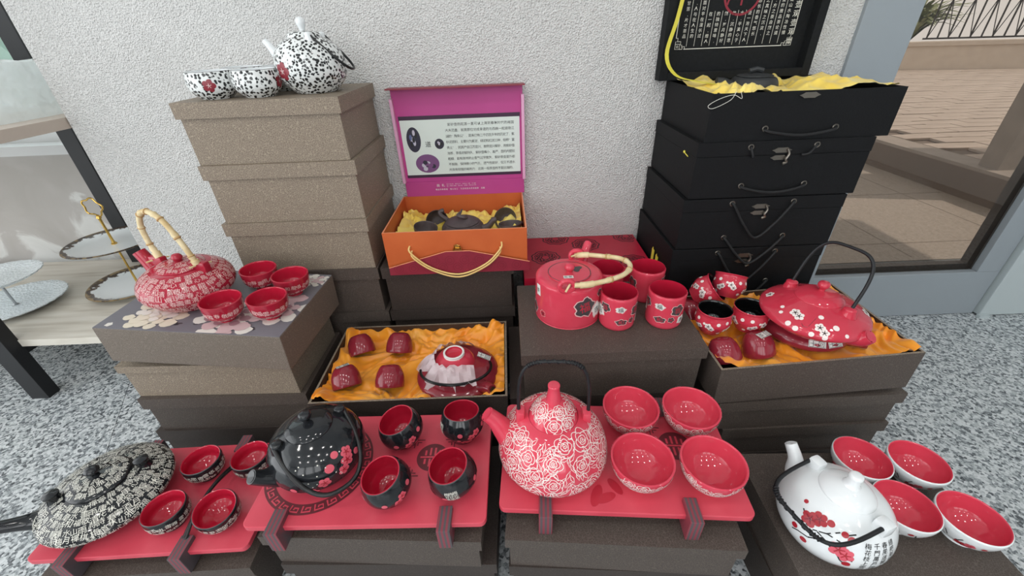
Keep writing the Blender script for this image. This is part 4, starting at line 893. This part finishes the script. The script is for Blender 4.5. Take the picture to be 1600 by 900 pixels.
MB().tube(spline([(.07, 0, .03), (.1, .0, .036), (.125, .0, .038)], 5), [.019, .0185, .018, .0175, .017, .0165, .016, .0155, .015, .0145, .014], 14).build('spout', 'maroon_glaze', t)
for k, g in enumerate((-105, -80)): 
    q = sticker(bo, Matrix.Rotation(R(g+40), 4, 'Z') @ Matrix.Translation((.0885, 0, .045)) @ Matrix.Rotation(R(52), 4, 'Y') @ Matrix.Rotation(R(90), 4, 'Z'), '十回', .034, .016)
# blossom teapot
t, bo, lo, S, SL = pot('teapot', 'flat red teapot with white plum blossoms and tall black handle on the right box', (.668, .742, .411), R(-66),
    [(.0001, .003), (.055, 0), (.068, .004), (.098, .026), (.106, .036), (.1, .048), (.075, .064), (.046, .076)], [(.047, .0745), (.046, .078), (.032, .087), (.0001, .093)], [(.006, .091), (.006, .096), (.0115, .104), (.009, .112), (.0001, .114)],
    ['red_glaze', 'red_glaze', 'red_glaze', 'red_glaze'], [(.07, 0, .034, .03), (.088, 0, .031, .023), (.104, 0, .034, .017), (.114, 0, .045, .0135)])
d = MB(); PR = ['white_line', 'ink', 'petal_dark']; lb = lambda g: R(g+66)
for g, z, r in ((-152, .062, .0095), (-145, .06, .0095), (-118, .054, .0095), (-113, .048, .009), (-25, .055, .0095), (-18, .052, .0085), (15, .06, .009), (150, .056, .009)): plum(d, S, lb(g), S.sz(z), r, 0, 1, g)
for g, z, r in ((-166, .054, .004), (-172, .06, .004), (-150, .046, .0055), (-141, .043, .0055), (-118, .066, .005), (-100, .056, .006), (-125, .042, .005), (-112, .04, .005), (-90, .046, .004), (-30, .042, .005), (-20, .04, .004), (0, .05, .005)): dot(d, S, lb(g), S.sz(z), r, 0)
for u, v in (((-148, .06), (-136, .05)), ((-136, .05), (-118, .05)), ((-130, .052), (-124, .064)), ((-22, .054), (-6, .06))): S.put(d, line2([(0, 0), ((v[0]-u[0])*PI/180*.09, S.sz(v[1])-S.sz(u[1]))], .0014), lb(u[0]), S.sz(u[1]), 1, 0, 2)
d.build('plum_blossoms', PR, bo)
for s in (-1, 1): MB().lathe(sprof([(.016, -.008), (.0125, .006), (.011, .011), (.0001, .014)], 3), 14).build('lug', 'red_glaze', t, loc=(s*.063, 0, .071))
bail(t, 0, .064, .115, R(22), .078, .0034, 'black_metal', .55)
# blossom cups
o9, i9 = [(.0001, .002), (.022, 0), (.026, .003), (.038, .024), (.0395, .036), (.0365, .052), (.0385, .058)], [(.0375, .0594), (.0355, .058), (.034, .052), (.036, .036), (.034, .024), (.02, .008), (.0001, .007)]
first = None
for lab, loc, rot in (('red blossom cup with black inside, front left in the right silk box', (.468, .777, .381), (0, 0, 0)), ('red blossom cup with black inside, front, touching the blossom teapot', (.553, .777, .383), (0, 0, 1.0)), ('red blossom cup tipped to the right in the rear left of the silk box', (.470, .885, .402), (R(8), R(48), R(-10))), ('red blossom cup tipped back behind the front pair of blossom cups', (.545, .875, .405), (R(-22), R(20), R(10)))):
    if first is None:
        first, S = vessel('tea_cup', lab, 'cup', o9, i9, ['red_glaze', 'black_inside', 'red_glaze'], loc, rot, grp='red blossom cups')
        d = MB()
        for g0 in (-90, 40, 170):
            plum(d, S, R(g0-38), S.sz(.032), .0075, 0, 1); plum(d, S, R(g0-28), S.sz(.026), .0065, 0, 1); plum(d, S, R(g0+22), S.sz(.022), .0068, 0, 1); plum(d, S, R(g0+34), S.sz(.026), .006, 0, 1)
            for u, z, r in ((-8, .04, .0042), (22, .042, .0042), (2, .012, .0038), (48, .036, .003)): dot(d, S, R(g0+u), S.sz(z), r, 0)
            for u, v in (((-30, .024), (-8, .016)), ((-8, .016), (16, .02)), ((-16, .02), (-10, .03))): S.put(d, line2([(0, 0), ((v[0]-u[0])*PI/180*.038, v[1]-u[1])], .0012), R(g0+u[0]), S.sz(u[1]), 1, 0, 2)
        d.build('plum_blossoms', PR, first)
    else: dup(first, loc, rot, lab)

# ------------------------------------------------------------------ orange box
og = thing('open_gift_box', 'open orange box with upright magenta lid in front of the wall', 'box', (-.145, 1.1425, .459))
tray_box(.38, .285, .104, .004, og, ['orange_card', 'orange_card', 'orange_edge'])
cloth(og, -.180, .180, -.132, .132, lambda x, y: .044+.02*min(1, max(0, (abs(x)-.12)/.06)), 'silk_yellow', 12, .016, 22)
# front flap
b = MB(); P_ = [(-.186, -.012), (.196, -.012), (.196, .014), (.035, .052), (-.028, .052), (-.186, .010)]
mf = Matrix.Translation((0, -.151, -.004)) @ Matrix.Rotation(R(86), 4, 'X')
b.prism(P_, 0, .003, mat=mf); fp = b.build('front_flap', 'maroon_card', og, False)
b = MB(); s = line2([(-.186, .010), (-.028, .052), (.035, .052), (.196, .014)], .0022); b.add([mf @ Vector((x, y, .0034)) for x, y in s[0]], s[1]); b.build('flap_edging', 'orange_edge', fp, False)
b = MB()
for k in range(9):
    for j in range(2):
        cx, cy = -.16+k*.04+(.02 if j else 0), .006+j*.02
        if cy+.011 < .052-max(0, (-.028-cx)*.26)-max(0, (cx-.035)*.24):
            for r in (.012, .006): s = line2([(cx+x, cy+y) for x, y in ring_pts(18, r)], .0012, True); b.add([mf @ Vector((x, y, .0034)) for x, y in s[0]], s[1])
b.build('circle_print', 'maroon_circle', fp, False)
cl = MB().lathe(sprof([(.0001, .003), (.012, .003), (.0125, 0)], 2), 20, mat=Matrix.Translation((.004, -.147, .050)) @ Matrix.Rotation(PI/2, 4, 'X')).box(-.007, .015, -.153, -.149, .054, .058).build('clasp', 'gold', og)
MB().tube([(-.004, -.153, .054), (-.003, -.155, .066), (.004, -.155, .069), (.011, -.155, .066), (.012, -.153, .054)], .0018, 6).build('clasp_loop', 'gold', cl)
for k, (dx, dz) in enumerate(((0, 0), (.004, -.014))):
    MB().tube(spline([(-.123+dx, -.1425, .064+dz), (-.12+dx, -.156, .05+dz), (-.07, -.160, .006+dz*.5), (.003, -.162, -.016+dz*.6), (.075, -.160, .01+dz*.5), (.118-dx, -.156, .052+dz), (.122-dx, -.1425, .066+dz)], 7), .0024, 8).build('rope_handle', 'rope_gold', og)
# lid
ld = MB().box(-.176, .196, .1425, .1455, .104, .415).build('lid_panel', 'magenta_card', og, False)
yb = .1424
def flat(par, name, mat, x0, x1, z0, z1, off): return MB().add([(x0, yb-off, z0), (x1, yb-off, z0), (x1, yb-off, z1), (x0, yb-off, z1)], [(0, 1, 2, 3)]).build(name, mat, par, False)
flat(ld, 'dark_band', 'band_dark', -.166, .188, .328, .342, .0004); flat(ld, 'dark_band', 'band_dark', -.166, .188, .162, .172, .0004)
pn = flat(ld, 'text_panel', 'panel_white', -.164, .186, .171, .331, .0008)
for x0, x1, nm in ((-.180, -.172, 'pink_card'), (.192, .200, 'pink_card')):
    MB().add([(x0, .142, .15), (x1, .142, .15), (x1, .142, .39), (x0, .142, .39)], [(0, 1, 2, 3)]).box(min(x0, x1), max(x0, x1), .128, .1425, .15, .39).build('side_flap', nm, ld, False)
MB().box(-.182, .202, .108, .1455, .415, .418).build('top_flap', 'maroon_card', ld, False)
MB().box(-.176, .196, .138, .1425, .104, .15).build('purple_strip', 'magenta_card', ld, False)
LN = ['紫砂壶的起源一直可以上溯到春秋时代的越国', '大夫范蠡,就是那位功成身退的与西施一起退隐江', '湖的“陶朱公”,距来已有二千四百多年的历史了,紫', '砂泥原料,主要分为紫泥,绿泥和红泥三种,俗称“富', '贵土”,因其产自江苏宜兴,故称宜兴紫砂,用紫砂壶', '泡茶,茶香浓郁持久,紫砂壶嘴小,盖严,壶的内壁较', '粗糙,能有效地防止香气过早散失,紫砂茶壶里外都', '不施釉,保持微小的气孔,透气性能好,但又不透水', '并具有较强的吸附力,这是一般茶壶所不能比拟的。']
def text_row(mb, txt, x0, x1, z, size, y, mi=0):
    n = len(txt); st_ = (x1-x0)/n
    for k, g in enumerate(txt):
        gv = glyph(g); o = 0 if ord(g) > 255 else -.3; mb.add([(x0+(k+.5)*st_+(vx+o)*size, y, z+vy*size) for vx, vy in gv[0]], gv[1], mi)
b = MB()
for i, s in enumerate(LN): text_row(b, s, -.034+(.008 if i == 0 else 0), .170, .316-i*.0165, .0094, yb-.0012)
text_row(b, '道', -.100, -.078, .262, .018, yb-.0012); b.build('printed_text', 'ink', pn, False)
b = MB(); text_row(b, '尚礼', -.082, -.050, .137, .0105, .1376); b.box(-.046, -.0453, .1376, .1377, .131, .143)
text_row(b, 'YOUR BEST CHOICE FOR', -.043, .045, .140, .0048, .1376); text_row(b, 'SOMEONE DEAR AND HEALTH', -.043, .045, .1345, .0044, .1376); text_row(b, '精品茶具套组 精心加工 为您和家人带来健康 温馨', -.084, .072, .124, .0058, .1376); b.build('printed_text', 'paper_white', ld, False)
def disc(par, name, mats, cx, cz, rx, rz, seed, off=.0011):
    rnd = random.Random(seed); b = MB(); vs, fs = blob2([(cx+x*rx, cz+y*rz) for x, y in ring_pts(26)]); b.add([(x, yb-off, y) for x, y in vs], fs, 0)
    for k in range(9):
        a = rnd.random()*6; q = rnd.random()*.6; vs, fs = blob2([(cx+(q*math.cos(a)+x*.2)*rx, cz+(q*math.sin(a)+y*.24)*rz) for x, y in ring_pts(8)]); b.add([(x, yb-off-.0001-.00002*k, y) for x, y in vs], fs, 1+k % 3)
    b.build(name, mats, par, False)
disc(pn, 'teapot_photo', ['photo_dark', 'ink', 'photo_blue', 'photo_light'], -.130, .276, .021, .036, 1); disc(pn, 'cups_photo', ['photo_purple', 'photo_dark', 'photo_light', 'photo_purple'], -.098, .205, .036, .028, 2); disc(pn, 'small_photo', ['photo_dark', 'ink', 'photo_light', 'ink'], -.055, .262, .014, .015, 3)
# clay pot and cups in the orange box
t = thing('teapot', 'dark purple clay teapot with curled knob in the orange box', 'teapot', (-.137, 1.132, .482), (0, 0, 0))
MB().lathe(sprof([(.0001, 0), (.035, 0), (.058, .02), (.062, .034), (.054, .046), (.046, .050), (.0001, .051)], 4), 40).build('body', 'clay', t); lo = MB().lathe(sprof([(.047, .050), (.047, .053), (.03, .060), (.0001, .063)], 4), 36).build('lid', 'clay', t)
MB().tube(spline([(.012, 0, .061), (.006, -.01, .068), (-.01, -.004, .071), (-.004, .008, .076), (.002, .006, .086)], 5), [.006]*12+[.0055, .005, .0045, .004, .0035, .003, .0025, .002, .0015], 8).build('knob', 'clay', lo)
MB().tube(spline([(.055, -.01, .03), (.075, -.012, .038), (.09, -.014, .056), (.1, -.014, .06)], 4), [.012, .0115, .011, .0105, .010, .0095, .009, .0085, .008, .0075, .007, .0068, .0065], 10).build('spout', 'clay', t)
MB().tube(spline([(-.045, .03, .045), (-.066, .04, .056), (-.07, .045, .066), (-.058, .046, .07)], 5), .0065, 8).build('handle', 'clay', t)
b = MB().lathe(sprof([(.0001, .002), (.02, 0), (.03, .02), (.034, .036), (.032, .037), (.028, .021), (.018, .006), (.0001, .005)], 4), 30)
first = None
for lab, loc, rot in (('dark clay cup lying tipped at the rear left in the orange box', (-.222, 1.20, .505), (R(62), 0, R(10))), ('dark clay cup standing at the front left in the orange box', (-.246, 1.105, .497), (R(12), 0, R(60))), ('dark clay cup lying tipped at the rear right in the orange box', (-.005, 1.192, .505), (R(58), 0, R(-14))), ('dark clay cup with ring handle at the front right in the orange box', (.004, 1.10, .496), (R(8), 0, R(200)))):
    if first is None:
        first = tag(b.build('clay_cup', 'clay', loc=loc, angle=70), lab, 'cup', 'clay cups in the orange box'); first.rotation_euler = rot
        MB().tube([(-.032-.012*math.sin(a), 0, .022+.012*math.cos(a)) for a in [PI*k/8 for k in range(9)]], .0038, 8).build('cup_handle', 'clay', first)
    else: dup(first, loc, rot, lab)

# ------------------------------------------------------------------ black boxes on the right
def black_parts(t, w, d, h, lid, eyes=True, fx=0, cord_sag=(.03, .06)):
    f = -d/2
    def eyelet(x, z): MB().tube([(x+.0056*math.cos(a), f-.001, z+.0056*math.sin(a)) for a in [2*PI*k/16 for k in range(16)]], .0016, 6, True).build('eyelet', 'antique', t)
    def cord(x0, x1, z, sag, v=False):
        m = (x0+x1)/2; pts = [(x0, f+.002, z), (x0+.004, f-.006, z-.004), ((x0*3+x1)/4, f-.010, z-sag*(.75 if not v else .6)), (m, f-.010, z-sag), ((x0+x1*3)/4, f-.010, z-sag*(.75 if not v else .6)), (x1-.004, f-.006, z-.004), (x1, f+.002, z)]
        MB().tube(spline(pts, 6), .0033, 7).build('cord_handle', 'cord_black', t)
    return eyelet, cord
def clasp(t, x, y, z, half=False):
    c = MB(); 
    def plate_(cx, cz, sx, sz): c.prism([(cx+p*sx*(1+.12*math.cos(6*q)), cz+r_*sz*(1+.12*math.cos(6*q))) for q, (p, r_) in [(2*PI*k/18, (math.cos(2*PI*k/18), math.sin(2*PI*k/18))) for k in range(18)]], 0, .002, mat=Matrix.Translation((x, y, z)) @ Matrix.Rotation(PI/2, 4, 'X'))
    plate_(0, 0, .021, .0062)
    if half: return c.build('clasp', 'antique', t, False)
    plate_(-.002, -.017, .019, .0058); o = c.build('clasp', 'antique', t, False)
    MB().tube(spline([(x+.012, y-.003, z+.003), (x+.017, y-.005, z-.008), (x+.012, y-.006, z-.02), (x+.016, y-.005, z-.027), (x+.008, y-.005, z-.031)], 4), .003, 6).build('hook', 'antique', o); return o
BX = [(.4465+.205, .41, .63, .765), (.4385+.202, .404, .492, .628), (.433+.202, .404, .355, .490)]
lab = ['second black case from the top, with a cord handle and bronze hook', 'third black case from the top, with a long hanging cord', 'fourth black case from the top, beside the rear red mug']
for i, (cx, w, z0, z1) in enumerate(BX):
    d_ = .305; h = z1-z0; t = thing('black_case', lab[i], 'case', (cx, .98+d_/2, z0), group='stacked black cases')
    MB().box(-w/2, w/2, -d_/2, d_/2, 0, h-.0335).build('body', 'black_cloth', t, False, bevel=.0012); MB().box(-w/2-.001, w/2+.001, -d_/2-.001, d_/2+.001, h-.033, h).build('lid', 'black_cloth', t, False, bevel=.0012)
    e, cd = black_parts(t, w, d_, h, .033); xm = -.005 if i == 0 else -.004
    for x in (xm-.077, xm+.077): e(x, h-.013); e(x, .030)
    if i == 0: cd(xm-.077, xm+.077, .030, .016); MB().tube(spline([(xm-.077, -d_/2, h-.013), (xm-.072, -d_/2-.007, h-.03), (xm-.07, -d_/2-.004, h-.036)], 4), .003, 6).build('cord_handle', 'cord_black', t); MB().tube(spline([(xm+.077, -d_/2, h-.013), (xm+.06, -d_/2-.007, h-.03), (xm+.045, -d_/2-.004, h-.034)], 4), .003, 6).build('cord_handle', 'cord_black', t)
    else: cd(xm-.077, xm+.077, h-.013, .092, True); cd(xm-.077, xm+.077, .030, .075, True)
    clasp(t, 0-.008, -d_/2-.001, h-.022)
    if i == 0: MB().ball((-w/2+.0, -.08, h-.036), .004, 8, 6).tube([(-w/2-.002, -.08, h-.036), (-w/2-.003, -.11, h-.04)], .0012, 5).build('ribbon_end', 'ribbon', t)
    if i == 2:
        for yy, hh in ((-.02, .055), (-.055, .05)): MB().add([(-w/2-.004, yy, .02), (-w/2-.004, yy-.012, .02), (-w/2-.006, yy-.014, .02+hh), (-w/2-.006, yy-.006, .03+hh), (-w/2-.006, yy+.002, .02+hh)], [(0, 1, 2, 3, 4)]).box(-w/2-.006, -w/2-.003, yy-.013, yy+.001, .015, .02+hh).build('ribbon_end', 'ribbon', t, False)
for i, (z1, z0) in enumerate(((.355, .178), (.178, 0))):
    t = thing('black_case', ['lower black case behind the red blossom cups', 'lowest black case on the floor behind the right stack'][i], 'case', (.635, 1.1325, z0), group='stacked black cases')
    MB().box(-.2, .2, -.15, .15, 0, z1-z0-.035).build('body', 'black_cloth', t, False, bevel=.0012); MB().box(-.202, .202, -.152, .152, z1-z0-.0345, z1-z0).build('lid', 'black_cloth', t, False, bevel=.0012)
t = thing('black_case', 'open black case on top of the black stack, filled with yellow silk', 'case', (.6725, 1.136, .765), group='stacked black cases')
tray_box(.428, .302, .103, .004, t, ['black_cloth', 'black_cloth_in', 'black_cloth'])
e, cd = black_parts(t, .428, .302, .103, 0); e(-.079, .026); e(.083, .024); cd(-.079, .083, .025, .014); clasp(t, 0, -.152, .094, True)
cloth(t, -.2, .2, -.142, .125, lambda x, y: .096+.020*min(1, max(0, (x-.0)/.06))*max(0, 1-abs(y+.06)/.12)+.012*max(0, 1-abs(x+.13)/.05)-.02*max(0, 1-((x+.05)**2+(y-.02)**2)/.006), 'silk_yellow', 21, .019, 10)
# upright lid with print, leaning on the wall
ll = MB().box(-.248, .162, .150, .156, .105, .42).box(-.248, -.226, .118, .150, .105, .42).box(.140, .162, .118, .150, .105, .42).box(-.226, .140, .118, .150, .105, .125).box(-.226, .140, .118, .150, .40, .42).build('lid', 'black_cloth_in', t, False, bevel=.0012)
yl = .1494; b = MB()
def l3(pts, w_, mi=0): s = line2(pts, w_); b.add([(x, yl, z) for x, z in s[0]], s[1], mi)
x0, x1, z0, z1 = -.206, .108, .178, .39
l3([(x0+.024, z0), (x1-.024, z0)], .0018); l3([(x0, z0+.026), (x0, z1)], .0018); l3([(x1, z0+.026), (x1, z1)], .0018); l3([(x0, z1), (x1, z1)], .0018)
for sx, xx in ((1, x0), (-1, x1)):
    for k_ in ([(0, .026), (.005, .026), (.005, .018), (0, .018), (0, 0), (.012, 0), (.012, .012), (0, .012)], [(.012, 0), (.02, 0), (.02, .006), (.026, .006), (.026, 0)], [(.004, .004), (.008, .004), (.008, .008), (.004, .008), (.004, .004)], [(.004, .018), (.014, .018), (.014, .010), (.018, .010), (.018, .004)]): l3([(xx+sx*u, z0+v) for u, v in k_], .0013)
CT = ['茶品一人生如茶的甘苦,片才', '在人生的旅途慢品,人与', '在漫长过程中,当面对平', '在一起,给人以', '的独特意味,', '然,岁月静好', '故,沉静的思', '水,平淡心于', '壶一泡天下人的', '的香气悠长', '之沉淀,因此享茶之真味', '茶自然之中的平淡,方之', '品茶论道,今古名壶的雅', '山水陶冶性情,茶道', '观壶']
xs = -.160
for c_, s in enumerate(CT):
    xc = -.186+c_*.0205; top = .262 if 3 <= c_ <= 8 else .385
    if c_ == 14: top = .30
    size = .0098 if c_ < 14 else .017
    n = len(s) if 3 <= c_ <= 8 else max(len(s), int((top-.19)/.0125)); 
    for k in range(n):
        gv = glyph(s[k % len(s)]); z = top-(k+.5)*(.0122 if c_ < 14 else .02)
        if z > .186: b.add([(xc+vx*size, yl, z+vy*size) for vx, vy in gv[0]], gv[1], 0)
    if c_ < 13: l3([(xc+.0102, top), (xc+.0102, .184)], .0009)
s = line2(ring_pts(36, .046), .0055, True); b.add([(-.05+x, yl, .298+z) for x, z in s[0]], s[1], 1)
for pts in ([(-.03, -.005), (-.03, .02), (.03, .02), (.03, -.012)], [(-.03, .004), (.03, .004)], [(0, .004), (0, -.026)], [(-.032, -.004), (-.036, -.024)]): l3([(-.05+u, .298+v) for u, v in pts], .0045, 1)
b.build('printed_text', ['ivory_line', 'seal_red'], ll, False)
rbp = spline([(-.212, .116, .42), (-.214, .112, .33), (-.226, .105, .25), (-.246, .09, .17), (-.228, .055, .125), (-.185, .01, .112), (-.15, -.03, .108)], 6); vs = []
for p in rbp: vs += [p+Vector((-.006, -.003, 0)), p+Vector((.006, .003, 0)), p+Vector((.006, .0036, .0003)), p+Vector((-.006, -.0024, .0003))]
MB().add(vs, [(4*i+k, 4*i+(k+1) % 4, 4*i+4+(k+1) % 4, 4*i+4+k) for i in range(len(rbp)-1) for k in range(4)]).build('ribbon', 'ribbon', t)
MB().tube(spline([(-.165, -.151, .106), (-.175, -.154, .09), (-.21, -.154, .074), (-.222, -.154, .08), (-.2, -.154, .093), (-.17, -.153, .1), (-.15, -.1525, .092), (-.155, -.152, .106)], 5), .0006, 5).build('loose_thread', 'ivory_line', t)
tp = thing('teapot', 'dark clay teapot in yellow silk in the topmost black case', 'teapot', (.617, 1.125, .838), (0, 0, R(175)))
MB().lathe(sprof([(.0001, 0), (.04, 0), (.056, .02), (.052, .04), (.04, .048), (.0001, .05)], 4), 36).build('body', 'black_clay', tp); lo = MB().lathe(sprof([(.04, .048), (.038, .052), (.0001, .057)], 4), 30).build('lid', 'black_clay', tp)
MB().tube([(-.016, 0, .06), (0, 0, .064), (.016, 0, .06)], .006, 8).build('knob', 'black_clay', lo); MB().tube([(.05, 0, .026), (.075, 0, .036), (.09, 0, .038)], [.014, .012, .011], 12).build('spout', 'black_clay', tp)
